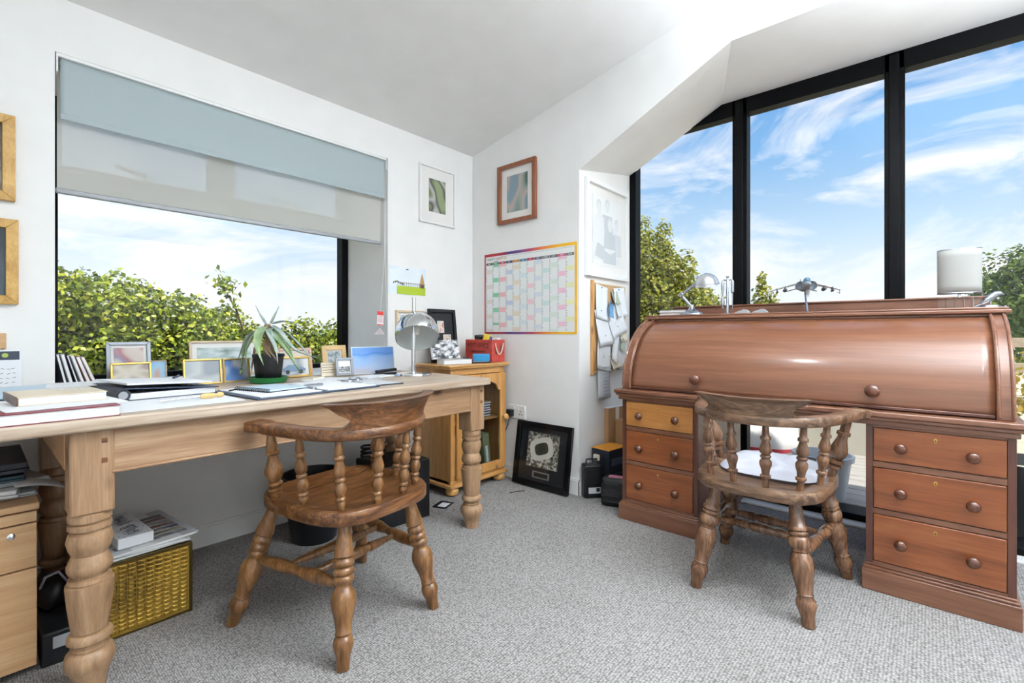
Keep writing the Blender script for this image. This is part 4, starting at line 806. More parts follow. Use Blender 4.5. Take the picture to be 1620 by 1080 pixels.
pins = plain('blue_pin', '#2d6fae', .4)
for k, (x, z, w, h, r, mt) in enumerate(((-.12, .45, .15, .22, .14, 'paper'), (.05, .49, .08, .09, -.03, 'sage_slip'), (.12, .46, .15, .2, -.1, 'paper'), (-.11, .29, .17, .24, -.12, 'paper'), (.05, .34, .2, .22, -.3, 'paper'), (.15, .29, .1, .2, .06, 'paper_cream'), (-.1, .13, .18, .24, .22, 'paper'), (.03, .19, .08, .26, .42, 'paper'), (.12, .12, .14, .2, -.2, 'paper'), (.13, .18, .07, .1, .6, 'sage_slip'), (-.04, .41, .06, .11, .6, 'blue_slip'), (.02, .07, .12, .11, -.15, 'paper_cream'))):
    y = -.016-.0016*k
    p = thing('pinned_paper', ['curling white sheet pinned at the top corner of the noticeboard by the wooden edge', 'small grey slip pinned at the top middle of the noticeboard', 'white sheet pinned at the top of the noticeboard beside the black window frame', 'white note pinned half-way up the noticeboard by the wooden edge', 'large white sheet pinned across the middle of the noticeboard', 'cream slip half-way up the noticeboard beside the window frame', 'white sheet low on the noticeboard by the wooden edge', 'white folded leaflet pinned askew low in the middle of the noticeboard', 'white note low on the noticeboard beside the window frame', 'grey ticket pinned at a steep tilt low on the noticeboard', 'pale blue photo slip pinned askew in the upper noticeboard', 'cream card at the bottom edge of the noticeboard'][k], 'paper', (.34+x, -.945+y, .745+z-.0), rot=(0, r, 0), group='papers pinned on the noticeboard')
    cur = .012+.01*rs.random()
    m = MB(); m.grid(lambda u, v: ((u-.5)*w, -cur*((u-.5)*2)**2*(.3+.7*(1-v))-cur*(1-v)**2, (v-1)*h+h*.5), 8, 8); m.build('sheet', M[mt], p, smooth=True, solid=.0006)
    m = MB(); m.lathe([(.0045, 0), (.0045, .006), (.001, .008)], 10, Matrix.Translation((.0, -.001, h*.5-.012)) @ Matrix.Rotation(PI/2, 4, 'X')); m.build('push_pin', pins, p)
pv = thing('hanging_leaflet', 'grey printed leaflet hanging below the noticeboard', 'paper', (.25, -.965, .57), rot=(0, -.03, 0))
m = MB(); m.grid(lambda u, v: ((u-.5)*(.13+.03*(1-v)), -.012*(1-v)-.01*math.sin(PI*u), v*.3), 8, 8); m.build('sheet', M['paper_grey'], pv, smooth=True, solid=.0006)
m = MB()
for k in range(9): m.box((.002, -.024, .03+.022*k), (.08, .0005, .004))
m.build('print_lines', plain('grey_print', '#98a3b3', .7), pv)
fp = thing('photo_cluster', 'tiny black and white photo at the foot of the noticeboard', 'photo', (.47, -.966, .742)); m = MB(); m.bx(-.028, .028, -.001, 0, 0, .05); m.build('sheet', mono('bw_faces', ['#1b1b1d', '#e8e8e8'], 5, .5, 1), fp)

# ================================================================== WALL PLANNER
cal = thing('wall_planner', 'large rainbow-bordered year planner on the wall', 'calendar', (-.001, -.129, .991), WB)
CW, CH = .798, .573
border, t_, b_ = newmat('rainbow_border'); tcn = t_.nodes.new('ShaderNodeTexCoord'); sx = t_.nodes.new('ShaderNodeSeparateXYZ'); t_.links.new(tcn.outputs['Object'], sx.inputs[0]); mr = t_.nodes.new('ShaderNodeMath'); mr.operation = 'DIVIDE'; mr.inputs[1].default_value = CW; t_.links.new(sx.outputs['X'], mr.inputs[0])
rr = t_.nodes.new('ShaderNodeValToRGB'); rr.color_ramp.elements[0].color = lin('#a01325'); rr.color_ramp.elements[0].position = .2; rr.color_ramp.elements[1].color = lin('#e9b21f'); rr.color_ramp.elements[1].position = .85
for p_, c_ in ((.3, '#4a2a6e'), (.42, '#6b3f86'), (.55, '#b53a55'), (.68, '#df7a2a')): e_ = rr.color_ramp.elements.new(p_); e_.color = lin(c_)
t_.links.new(mr.outputs[0], rr.inputs[0]); t_.links.new(rr.outputs[0], b_.inputs['Base Color']); b_.inputs['Roughness'].default_value = .4
m = MB(); m.bx(0, CW, -.0015, 0, 0, CH); m.build('sheet', border, cal)
m = MB(); m.bx(.014, CW-.016, -.0021, -.0015, .014, CH-.02); m.build('white_panel', plain('planner_white', '#eef0ef', .5), cal)
cols = ['#4c4538', '#2f7a52', '#a52c40', '#2e3a58', '#c07f36', '#3b6f8f', '#b32648', '#55596b', '#6b6f74', '#565b5a', '#c8406a', '#6d6f6c']
soft = ['#e2dcd4', '#86c6a3', '#efb4be', '#c6cfe4', '#e6dac4', '#dbe8ec', '#f0ccd3', '#dce3ec', '#cfe5e1', '#dde8de', '#eec3d6', '#e8e9b8']
names = ['JANUARY', 'FEBRUARY', 'MARCH', 'APRIL', 'MAY', 'JUNE', 'JULY', 'AUGUST', 'SEPTEMBER', 'OCTOBER', 'NOVEMBER', 'DECEMBER']
dim = [31, 28, 31, 30, 31, 30, 31, 31, 30, 31, 30, 31]
inkd = plain('print_black', '#23252a', .6); whitep = plain('print_white', '#f2f2f2', .6)
x0 = .018; cw = (CW-.036-.0)/12; ytop = CH-.083; rh = (ytop-.018)/31; dow = 3   # 1 January falls on a Thursday (Mon = 0)
dots = MB()
for k in range(12):
    xa = x0+cw*k
    m = MB(); m.bx(xa+.001, xa+cw-.001, -.0027, -.0021, ytop+.002, ytop+.019); m.build('month_header', plain('header_%d' % (k+1), cols[k], .5), cal)
    text('lettering', names[k], .0105, whitep, cal, (xa+cw/2, -.0028, ytop+.0105), FRONT, sx=.62)
    m = MB()
    for d in range(dim[k]):
        z = ytop-rh*(d+1); wd = (dow+d) % 7
        if wd >= 5: m.bx(xa+.004, xa+cw-.003, -.0025, -.0021, z, z+rh)
        elif (d*7+k*3) % 4: dots.bx(xa+.006, xa+.009, -.0025, -.0021, z+rh*.3, z+rh*.7)
    m.build('weekend_block', plain('weekend_%d' % (k+1), soft[k], .5), cal)['kind'] = 'stuff'
    dow = (dow+dim[k]) % 7
    for j in range(46): dots.bx(xa-.0006, xa+.0012, -.0025, -.0021, .02+j*.0103, .0262+j*.0103)
for j in range(60): dots.bx(.16+.0105*j, .166+.0105*j, -.0025, -.0021, CH-.03, CH-.028)
o = dots.build('dotted_rule', inkd, cal); o['kind'] = 'stuff'
for wd_, x_, c_ in (('TWENTY \u00b7', .068, '#4d5a48'), ('TWENTY', .147, '#b65a4a'), ('SIX', .205, '#c9a043')): text('lettering', wd_, .0245, plain('title_'+wd_[:3].strip()+c_[1:3], c_, .5), cal, (x_, -.0024, CH-.041), FRONT, sx=.78)
text('lettering', 'PLANNER', .012, inkd, cal, (.115, -.0024, CH-.057), FRONT, sx=.9)

# ================================================================== SOCKET AND PLUG
sk_ = thing('wall_socket', 'white double wall socket low on the wall beside the pine cabinet', 'socket', (-.001, -.44, .414), WB)
m = MB(); m.bx(-.077, .077, -.009, 0, 0, .09); m.build('plate', M['white_plastic'], sk_, bevel=.003)
for s in (-.038, .038):
    m = MB(); m.bx(s*.45-.007, s*.45+.007, -.012, -.009, .06, .08); m.build('switch', M['white_plastic'], sk_, bevel=.001)
m = MB()
for dx_, dz in ((.038, .05), (.028, .03), (.048, .03)): m.bx(dx_-.0035, dx_+.0035, -.0094, -.009, dz-.004, dz+.004)
m.build('pin_hole', M['gasket'], sk_)['kind'] = 'stuff'
pl_ = thing('power_plug', 'black plug with its lead in the wall socket', 'plug', (-.011, -.40, .425), WB)
m = MB(); m.bx(-.024, .024, -.036, 0, 0, .05); m.build('body', M['black_plastic'], pl_, bevel=.008, seg=3)
m = MB(); m.tube([(0, -.025, .003), (-.002, -.03, -.03), (-.02, -.025, -.07), (-.06, -.01, -.12), (-.1, .0, -.13)], .003, 8); m.build('lead', M['black'], pl_, smooth=True)

# ================================================================== THINGS ON THE SILL AND TABLE
SZ = TZ+.0005
def stand(name, label, x0, x1, y, h, fw, fm, pm, mw=0, mm=None, lean=.16, rotz=0, extra=None, cat='photo frame', group=None, z=None):
    return picture(name, label, cat, x1-x0, h/math.cos(lean), fw, .012, fm, pm, ((x0+x1)/2, y, (z if z else SZ)+.002), rotz, lean, mw, mm, group, extra=extra)
stand('silver_photo_frame', 'grey silver photo frame with blurred print, tallest at the hedge end of the sill', -2.062, -1.896, .25, .185, .016, M['silver_frame'], blur('sunset_people', ['#c8bfb6', '#7b6b86', '#93504f', '#b9a9a0'], 2.2, seed=7), .012)
stand('brass_photo_frame', 'low brass photo frame with sepia blurred print in front of the silver frame', -2.06, -1.912, .17, .092, .009, M['gold_metal'], blur('sepia_people', ['#a79d8c', '#bdb4a5', '#8a7a77'], 2.4, seed=4))
stand('blue_photo', 'small blue-backed portrait photo leaning beside the low brass frame', -1.912, -1.842, .22, .094, .004, M['limed'], blur('blue_portrait', ['#6fa3cb', '#8fb4cf', '#b08d78'], 2.2, seed=8))
stand('cream_photo_frame', 'wide cream frame with landscape picture behind the aloe', -1.735, -1.405, .26, .185, .012, M['limed'], mono('hazy_landscape', ['#5b6f62', '#9fb0ae', '#c8d0d2'], 3.5, .4, 3, 3), .024)
stand('brass_photo_frame', 'brass photo frame with grey blurred print, left of the aloe pot', -1.866, -1.718, -.15, .112, .008, M['gold_metal'], blur('grey_people', ['#9ba3a8', '#b0b4b5', '#7e868e'], 2.0, seed=11))
stand('brass_photo_frame', 'narrow brass photo frame with blue foot, partly behind the aloe leaves', -1.708, -1.59, -.13, .108, .007, M['gold_metal'], blur('blue_foot', ['#a9aeb6', '#b9bcc0', '#5c82bd'], 2.2, seed=14), rotz=.1)
stand('striped_photo_frame', 'red and cream striped wooden photo frame behind the car photograph', -1.41, -1.225, .0, .145, .014, wood('striped_frame', ['#7d4b3b', '#d9b7a2', '#a87360'], 'x', 1, .4, 0, 60), blur('faint_scene', ['#c4b9a8', '#ddd2c3'], 2), .006)
def carx(t, w, h):
    cm = plain('car_paint', '#6d86a0', .3); dkp = plain('tyre', '#2c2f35', .6)
    P_ = lambda pts, mat, nm, y: MB().prism(pts, .0004, Matrix(((1,0,0,0),(0,0,1,y),(0,1,0,0),(0,0,0,1)))).build(nm, mat, t)
    P_([(-.06, .028), (.055, .028), (.06, .042), (.03, .052), (.015, .064), (-.03, .064), (-.05, .05), (-.062, .045)], cm, 'car_body', -.0064)
    for x in (-.035, .032): P_([(x+.011*math.cos(2*PI*k/14), .027+.011*math.sin(2*PI*k/14)) for k in range(14)], dkp, 'car_wheel', -.0070)
stand('brass_photo_frame', 'brass frame with a photograph of a blue sports car, right of the aloe', -1.452, -1.283, -.1, .104, .009, M['gold_metal'], blur('car_park', ['#b9bec3', '#8b9298', '#d4d6d6'], 2.2, seed=6), extra=carx)
stand('wood_photo_frame', 'blond wood photo frame with a small picture near the window jamb', -1.113, -.962, .1, .152, .028, wood('blond_wood', ['#caa26a', '#dcb983', '#e5c795'], 'x', 2, .45, 0, 10), mono('town_print', ['#5c6b74', '#9fabb0', '#d5d9d9'], 4, .4, 9, 3), .008)
def quote(t, w, h):
    for i, (b_, n_) in enumerate(((.058, 7), (.045, 6), (.032, 7), (.019, 6))):
        m = MB()
        for k in range(n_): m.box((-.032+.0105*k, -.0066, b_), (.008, .0005, .003))
        m.build('handwriting', plain('brown_ink', '#7c5b48', .7), t)['kind'] = 'stuff'
stand('quote_card', 'small cream card of handwritten lines standing on the table', -1.262, -1.176, -.17, .072, .002, M['paper_cream'], M['paper_cream'], extra=quote, cat='card', lean=.12)
stand('grey_photo_frame', 'small pale grey frame with black and white car picture', -1.198, -1.102, -.21, .094, .014, M['silver_frame'], M['mount'], 0, extra=lambda t, w, h: MB().bx(-.03, .03, -.0068, -.0056, .018, .048).build('small_print', mono('bw_car', ['#26282b', '#74797c', '#dfe1e1'], 5, .4, 4), t), rotz=-.1)
ac = thing('acrylic_photo', 'clear block photo of a blue sky beach scene, leaning by the window jamb', 'photo', (-.972, -.21, SZ+.001), rot=(-.12, 0, -.12))
m = MB(); m.bx(-.128, .128, -.006, .0, 0, .152); m.build('block', plain('clear_edge', '#cfdbe6', .1), ac, bevel=.002)
m = MB(); m.bx(-.122, .122, -.0068, -.006, .005, .147)
bb, t_, b_ = newmat('beach_print'); tcn = t_.nodes.new('ShaderNodeTexCoord'); sx = t_.nodes.new('ShaderNodeSeparateXYZ'); t_.links.new(tcn.outputs['Generated'], sx.inputs[0]); nz_ = t_.nodes.new('ShaderNodeTexNoise'); nz_.inputs['Scale'].default_value = 2.5; nz_.inputs['Detail'].default_value = 0; t_.links.new(tcn.outputs['Generated'], nz_.inputs['Vector'])
ma = t_.nodes.new('ShaderNodeMath'); ma.operation = 'MULTIPLY_ADD'; ma.inputs[1].default_value = .5; t_.links.new(nz_.outputs['Fac'], ma.inputs[0]); t_.links.new(sx.outputs['Z'], ma.inputs[2]); rr = t_.nodes.new('ShaderNodeValToRGB'); rr.color_ramp.elements[0].position = .25; rr.color_ramp.elements[0].color = lin('#b3b0bb'); rr.color_ramp.elements[1].position = 1.2; rr.color_ramp.elements[1].color = lin('#4f86d6')
for p_, c_ in ((.5, '#a5b8d6'), (.75, '#8fb3e2'), (1.0, '#6d9ce0')): e_ = rr.color_ramp.elements.new(p_); e_.color = lin(c_)
t_.links.new(ma.outputs[0], rr.inputs[0]); t_.links.new(rr.outputs[0], b_.inputs['Base Color']); b_.inputs['Roughness'].default_value = .15
m.build('print', bb, ac)
bx_ = thing('black_stapler', 'low black stapler in front of the blue beach photo', 'stapler', (-.945, -.29, SZ))
m = MB(); m.bx(-.07, .065, -.014, .014, 0, .009); m.build('base', M['black_plastic'], bx_, bevel=.003); m = MB(); m.box((0, 0, .021), (.13, .022, .016), (0, -.05, 0)); m.build('arm', M['black_plastic'], bx_, bevel=.004)
# leaning folders in the corner of the sill
for k, (mt, th_, lab) in enumerate((('dark_navy', .010, 'dark folder leaning on the left reveal, nearest the wall'), ('paper_grey', .012, 'grey folder leaning second from the wall on the sill'), ('dark_navy', .006, 'thin dark booklet leaning third in the row of folders on the sill'), ('paper', .010, 'white folder leaning fourth in the row on the sill'), ('redbrown', .014, 'rust-brown folder leaning fifth in the row on the sill'), ('pinkgrey', .012, 'dusty pink folder leaning outermost in the row on the sill'))):
    if mt not in M: M[mt] = plain(mt, {'redbrown': '#8a5850', 'pinkgrey': '#bda79f'}[mt], .6)
    tlt = .2+.03*k; f = thing('leaning_folder', lab, 'folder', (-2.222+.0185*k, .15, SZ), rot=(0, -tlt, .12), group='folders leaning on the window sill')
    m = MB(); m.bx(-th_*.5, th_*.5, -.09, .12, .003, .15-.002*k); m.build('cover', M[mt], f, bevel=.002)
    m = MB(); m.bx(-th_*.32, th_*.32, -.0925, -.088, .006, .147-.002*k); m.build('pages', M['pages'], f)
# paper piles and books, left end
def slab(name, label, cat, c, d, rz, mt, group=None, tilt=(0, 0)):
    t = thing(name, label, cat, c, group=group, rot=(tilt[0], tilt[1], rz)); m = MB(); m.bx(-d[0]/2, d[0]/2, -d[1]/2, d[1]/2, 0, d[2]); m.build('sheet', M[mt], t); return t
def book(name, label, c, d, rz, cover, group=None, title=None, spine=None):   # d = w, depth, thickness; spine on local -x
    t = thing(name, label, 'book', c, group=group, rot=(0, 0, rz)); w, dp, h = d
    m = MB(); m.bx(-w/2+.003, w/2-.003, -dp/2+.003, dp/2-.003, .002, h-.002); m.build('pages', M['pages'], t)
    m = MB(); m.bx(-w/2, w/2, -dp/2, dp/2, h-.0022, h); m.build('front_cover', cover, t, bevel=.0006)
    m = MB(); m.bx(-w/2, w/2, -dp/2, dp/2, 0, .0022); m.build('back_cover', cover, t, bevel=.0006)
    m = MB(); m.bx(-w/2-.0015, -w/2+.003, -dp/2, dp/2, 0, h); m.build('spine', spine or cover, t, bevel=.0012)
    return t
slab('paper_sheet', 'large white sheet lying flat along the front of the table by the books', 'paper', (-2.06, -.66, SZ), (.42, .29, .0015), .02, 'paper')
slab('paper_sheet', 'white sheet lying flat between the blue folder and the ring binder', 'paper', (-2.10, -.28, SZ), (.25, .34, .001), -.05, 'paper')
book('red_edged_book', 'thick white-paged book with red and black spine, bottom of the front pile', (-2.31, -.745, SZ), (.235, .225, .03), .02, plain('red_cover', '#7c2534', .4), spine=plain('dark_spine', '#2a2023', .4))
slab('paper_sheet', 'loose white sheet slipped between the two front books', 'paper', (-2.30, -.70, SZ+.0305), (.25, .22, .0015), .12, 'paper')
cb = book('cream_book', 'cream paperback with brown spine on top of the red-edged book', (-2.30, -.60, SZ+.0325), (.19, .225, .024), .08, plain('cream_cover', '#e0cfb4', .35), spine=plain('brown_spine', '#6b5142', .4))
m = MB()
for k in range(5): m.box((.01+.016*k, .05, .0246), (.007, .09, .0006), (0, 0, .1))
m.build('cover_motif', whitep, cb)
bf = thing('blue_folder', 'pale blue card folder stuffed with papers at the back left of the table', 'folder', (-2.375, -.25, SZ), rot=(0, 0, .05))
for k, (z0, z1, mt, sh) in enumerate(((0, .008, 'navy_cover', 0), (.008, .02, 'paper', .012), (.02, .026, 'navy_cover', .0), (.026, .04, 'paper_blue', -.008))):
    m = MB(); m.bx(-.17+sh, .17+sh, -.16, .15, z0, z1); m.build('leaf_bundle' if mt != 'navy_cover' else 'board', M[mt], bf, bevel=.002)
m = MB(); m.box((-.09, -.02, .0405), (.09, .06, .0008), (0, 0, .2)); m.build('sticker', plain('yellow_green_sticker', '#cdd6a0', .6), bf)
slab('paper_sheet', 'white sheet sliding off the blue folder towards the sill', 'paper', (-2.17, -.19, SZ+.0405), (.24, .2, .0012), -.1, 'paper')
# ring binder
rb = thing('ring_binder', 'dark ring binder lying flat under white papers on the table', 'binder', (-2.02, -.37, SZ), rot=(0, 0, .1))
m = MB(); m.bx(-.13, .16, -.16, .16, 0, .003); m.build('back_cover', M['navy_cover'], rb, bevel=.001)
m = MB(); m.bx(-.11, .155, -.15, .15, .004, .024); m.build('pages', M['pages'], rb)
m = MB(); m.box((.02, 0, .034), (.29, .32, .003), (0, .06, 0)); m.build('front_cover', M['navy_cover'], rb, bevel=.001)
m = MB(); m.tube([(-.13, -.16, .022), (-.13, .16, .022)], .021, 14); m.build('spine', M['dark_navy'], rb, smooth=True, ang=50)
m = MB(); m.lathe([(.013, 0), (.013, .002), (.008, .002)], 16, Matrix.Translation((-.13, -.16, .022)) @ Matrix.Rotation(PI/2, 4, 'X')); m.build('spine_ring', M['grey_plastic'], rb, smooth=True)
ps2 = slab('paper_stack', 'white papers resting on the ring binder', 'paper', (-2.01, -.37, SZ+.0475), (.27, .28, .006), .16, 'paper', tilt=(0, .05))
def pen(label, a, b, mt, r=.004):
    t = thing('pen', label, 'pen', a); a_, b_ = Vector((0, 0, 0)), Vector(b)-Vector(a); m = MB(); m.turn(a_, b_, [(0, r*.3), (.08, r*.9), (.1, r), (.8, r), (.97, r*.95), (1, r*.6)], 10); m.build('barrel', mt, t, smooth=True)
    m = MB(); m.turn(a_+(b_-a_)*.7+Vector((0, 0, r)), a_+(b_-a_)*.98+Vector((0, 0, r)), [(0, .0012), (1, .0012)], 6); m.build('clip', M['steel'], t); return t
pen('dark pen lying on the papers over the ring binder', (-1.955, -.37, SZ+.057), (-1.91, -.27, SZ+.057), M['navy_cover'])
sd_ = thing('screwdriver', 'screwdriver with amber handle lying at the table edge', 'screwdriver', (-1.935, -.665, SZ+.011), rot=(0, 0, .12))
amb = plain('amber_plastic', '#dcb878', .25)
m = MB(); m.turn((-.01, 0, 0), (.065, 0, 0), [(0, .006), (.1, .0095), (.3, .0105), (.55, .009), (.62, .006), (.7, .006), (.78, .010), (.92, .0095), (1, .005)], 12); m.build('handle', amb, sd_, smooth=True)
m = MB(); m.turn((-.13, 0, -.002), (-.01, 0, 0), [(0, .002), (.1, .003), (1, .003)], 8); m.build('shaft', M['steel'], sd_, smooth=True)
# portfolio, notebook, pens
pf = thing('portfolio', 'open dark-edged leather portfolio with white pads on the table', 'portfolio', (-1.60, -.62, SZ), rot=(0, 0, .08))
m = MB(); m.bx(-.24, .27, -.20, .16, 0, .006); m.build('cover', M['navy_cover'], pf, bevel=.003)
for x0_, x1_ in ((-.225, .005), (.03, .255)):
    m = MB(); m.bx(x0_, x1_, -.19, .15, .006, .0105); m.build('pad', M['paper'], pf, bevel=.001)
m = MB(); m.bx(.008, .027, -.12, .08, .006, .016); m.build('ring_spine', M['steel'], pf, bevel=.004)
nbk = thing('spiral_notebook', 'black spiral notebook lying open on the portfolio', 'notebook', (-1.70, -.62, SZ+.011), rot=(0, 0, .25))
m = MB(); m.bx(-.075, .095, -.105, .09, 0, .003); m.build('cover', M['dark_navy'], nbk, bevel=.001)
m = MB(); m.bx(-.07, .093, -.103, .088, .003, .009); m.build('pages', M['paper_blue'], nbk)
for k in range(16):
    m = MB(); y = -.1+.0122*k; m.tube([(-.075+.008*math.cos(a), y, .005+.008*math.sin(a)) for a in [2*PI*j/10 for j in range(11)]], .0012, 5); m.build('wire_ring', M['black'], nbk, smooth=True)
pen('black pen on the spiral notebook', (-1.83, -.58, SZ+.012), (-1.74, -.50, SZ+.012), M['black'])
pen('silver ballpoint at the front of the notebook', (-1.60, -.70, SZ+.0235), (-1.50, -.66, SZ+.0165), M['steel'], .0045)
cbd = thing('clipboard', 'black clipboard with white sheet at the right of the portfolio', 'clipboard', (-1.285, -.60, SZ), rot=(0, 0, -.03))
m = MB(); m.bx(-.03, .12, -.16, .16, 0, .004); m.build('board', M['dark_navy'], cbd, bevel=.001); m = MB(); m.bx(-.02, .11, -.15, .13, .004, .0055); m.build('sheet', M['paper_grey'], cbd); m = MB(); m.bx(.02, .07, .135, .16, .004, .014); m.build('clip', M['steel'], cbd, bevel=.003)
for k, (c, d, r, mt, lab) in enumerate((((-1.33, -.34, SZ), (.2, .13, .004), .3, 'paper', 'white envelope lying behind the portfolio'), ((-1.18, -.38, SZ), (.22, .15, .003), -.2, 'paper_grey', 'grey leaflet lying in front of the small grey frame'), ((-1.06, -.36, SZ), (.18, .12, .004), .15, 'paper', 'white paper lying in front of the blue beach photo'), ((-1.36, -.28, SZ), (.09, .07, .012), .5, 'paper_cream', 'cream envelope heaped beside the aloe saucer'))):
    slab('loose_paper', lab, 'paper', c, d, r, mt)
gl_ = thing('reading_glasses', 'folded clear reading glasses on the portfolio edge', 'glasses', (-1.335, -.62, SZ+.011), rot=(0, 0, .4))
for s in (-.028, .028):
    m = MB(); m.tube([(s+.022*math.cos(a), .016*math.sin(a), .006) for a in [2*PI*j/18 for j in range(19)]], .0018, 6); m.build('rim', M['steel'], gl_, smooth=True)
    m = MB(); m.lathe([(.0215, 0), (.0215, .001)], 18, Matrix.Translation((s, 0, .006)) @ Matrix.Diagonal((1, .73, 1, 1))); m.build('lens', M['glass'], gl_)
    m = MB(); m.tube([(s*1.78, .0, .006), (s*1.7, .03, .005), (-s*.6, .036, .003)], .0016, 6); m.build('temple', M['steel'], gl_, smooth=True)

# ================================================================== ALOE
al = thing('potted_aloe', 'drooping aloe in a black pot on a green saucer', 'plant', (-1.555, -.25, SZ))
m = MB(); m.lathe([(.062, 0), (.076, .004), (.086, .024), (.088, .026), (.083, .027), (.074, .008), (.001, .006)], 32, Matrix(), cap=False); m.lathe([(.062, 0), (.001, 0)], 32, cap=False); m.build('saucer', plain('green_plastic', '#1f7d3f', .3), al, smooth=True)
m = MB(); m.lathe([(.001, .008), (.05, .008), (.054, .012), (.064, .118), (.068, .12), (.068, .132), (.064, .133), (.06, .12)], 32, Matrix(), cap=False); m.build('pot', M['black_plastic'], al, smooth=True)
m = MB(); m.lathe([(.001, .124), (.063, .122)], 24, Matrix(), cap=False); m.build('soil', plain('potting_soil', '#6b5a45', .95, bump=.6, bscale=80), al)
m = MB(); m.tube([(0, 0, .12), (.006, 0, .19), (-.006, 0, .27)], [.022, .02, .014], 10); m.build('stem', plain('dry_stem', '#a58b6a', .8, bump=.5, bscale=90), al, smooth=True)
alo = mono('aloe_skin', ['#7c9086', '#99aaa2', '#b2bfba'], 3, .45, 2, 3); alg = mono('aloe_green', ['#74905f', '#8fa67a', '#a9ba9a'], 3, .45, 5, 3); dry = plain('dry_leaf', '#b39a7e', .8)
def aleaf(pts, w0, mt, nm='leaf'):
    pts = [Vector(p) for p in pts]; n = len(pts); S = 18; cv = []
    for k in range(S+1):
        t = k/S*(n-1); i = min(int(t), n-2); f = t-i; p = [pts[max(0, min(n-1, i+j))] for j in (-1, 0, 1, 2)]
        cv.append(.5*((2*p[1])+(p[2]-p[0])*f+(2*p[0]-5*p[1]+4*p[2]-p[3])*f*f+(3*p[1]-p[0]-3*p[2]+p[3])*f**3))
    m = MB(); vs = []; K = 7
    for k in range(S+1):
        t = k/S; d = (cv[min(S, k+1)]-cv[max(0, k-1)]).normalized(); side = d.cross(Vector((0, 0, 1)));
        if side.length < .25: side = d.cross(Vector((.6, -.7, .1)))
        side.normalize(); up = side.cross(d).normalized(); w = w0*(1-t**2.2)*(.85+.3*math.sin(PI*min(1, t*1.6)))+.0006; th = w*.42
        for a, b in ((-1, .35), (-.55, -.05), (0, -.2), (.55, -.05), (1, .35), (.5, -.75), (-.5, -.75)): vs.append(cv[k]+side*w*a+up*(th*b))
    fs = []
    for k in range(S):
        for j in range(K): fs.append((k*K+j, k*K+(j+1) % K, (k+1)*K+(j+1) % K, (k+1)*K+j))
    fs += [tuple(reversed(range(K))), tuple(S*K+j for j in range(K))]; m.add(vs, fs); m.build(nm, mt, al, smooth=True, ang=70)
Rr = Vector((.66, -.75, 0)); Ff = Vector((.75, .66, 0))     # spread across and towards the room
def L3(a, z, f=0): v = Rr*a+Ff*f; return (v.x, v.y, z)
o_ = L3(0, .265)
aleaf([L3(-.01, .27), L3(-.035, .31), L3(-.062, .36)], .010, alo); aleaf([L3(.01, .275), L3(.03, .315), L3(.05, .357)], .010, alo)
aleaf([L3(.02, .275), L3(.07, .285), L3(.12, .275), L3(.165, .24)], .014, alo)
aleaf([L3(.01, .265), L3(.06, .24, -.02), L3(.13, .16, -.03), L3(.21, .125, -.03), L3(.255, .11)], .016, alo)
aleaf([L3(-.01, .26), L3(-.07, .225, -.02), L3(-.12, .16), L3(-.145, .10)], .016, alo)
aleaf([L3(-.01, .25, -.02), L3(-.06, .21, -.03), L3(-.10, .13, -.03), L3(-.115, .055, -.02), L3(-.13, .03)], .015, alg)
aleaf([L3(0, .26, -.03), L3(-.005, .23, -.07), L3(.0, .16, -.095), L3(.03, .085, -.1)], .021, alg)
aleaf([L3(.02, .25, -.02), L3(.07, .2, -.05), L3(.13, .12, -.05), L3(.165, .055, -.04), L3(.18, .05)], .016, alg)
aleaf([L3(.02, .24), L3(.08, .18), L3(.12, .1), L3(.15, .05)], .012, alg)
aleaf([L3(-.02, .23, .03), L3(-.07, .19, .03), L3(-.085, .09, .02), L3(-.09, .045, .02)], .012, dry); aleaf([L3(.01, .19, -.03), L3(.03, .16, -.06), L3(.075, .105, -.075)], .012, dry); aleaf([L3(.0, .2, -.03), L3(.02, .15, -.06), L3(.05, .12, -.075)], .009, dry)

aleaf([L3(.015, .255, .02), L3(.07, .225, .05), L3(.14, .15, .06), L3(.19, .10, .05)], .014, alo)
aleaf([L3(-.015, .25, .03), L3(-.06, .22, .06), L3(-.10, .15, .07), L3(-.12, .09, .06)], .013, alo)
aleaf([L3(-.005, .255, -.03), L3(-.04, .22, -.06), L3(-.06, .15, -.08), L3(-.055, .08, -.085)], .015, alg)
aleaf([L3(.01, .25, -.03), L3(.045, .215, -.065), L3(.075, .15, -.08), L3(.085, .09, -.085)], .014, alo)

# ================================================================== CHROME DOME LAMP
lm = thing('dome_lamp', 'chrome table lamp with tilted dome shade at the end of the pine table', 'lamp', (-.88, -.45, SZ))
m = MB(); m.lathe([(.098, 0), (.1, .004), (.096, .012), (.02, .017), (.012, .02)], 40); m.build('base', M['chrome'], lm, smooth=True, ang=30)
m = MB(); m.turn((0, 0, .018), (.004, 0, .425), [(0, .0115), (1, .0105)], 16); m.build('stem', M['chrome'], lm, smooth=True, ang=40)
m = MB(); m.lathe([(.014, .30), (.017, .305), (.017, .335), (.012, .345)], 16, Matrix.Translation((.003, 0, -.0))); m.build('collar', M['black_gloss'], lm, smooth=True)
Tm = Matrix.Translation((.01, -.02, .225)) @ Euler((math.radians(-30), math.radians(24), 0)).to_matrix().to_4x4()
pr_ = [(.118*math.cos(a), .118*math.sin(a)*1.02) for a in [-.25+(PI/2+.22)*k/22 for k in range(23)]]+[(.002, .1205)]
m = MB(); m.lathe(pr_, 44, Tm, cap=False); m.build('dome_shade', M['chrome'], lm, smooth=True, ang=80)
m = MB(); m.lathe([(r*.975, z*.97-.001) for r, z in pr_], 44, Tm, cap=False); m.build('dome_lining', plain('white_enamel', '#d9dedd', .3), lm, smooth=True, ang=80)
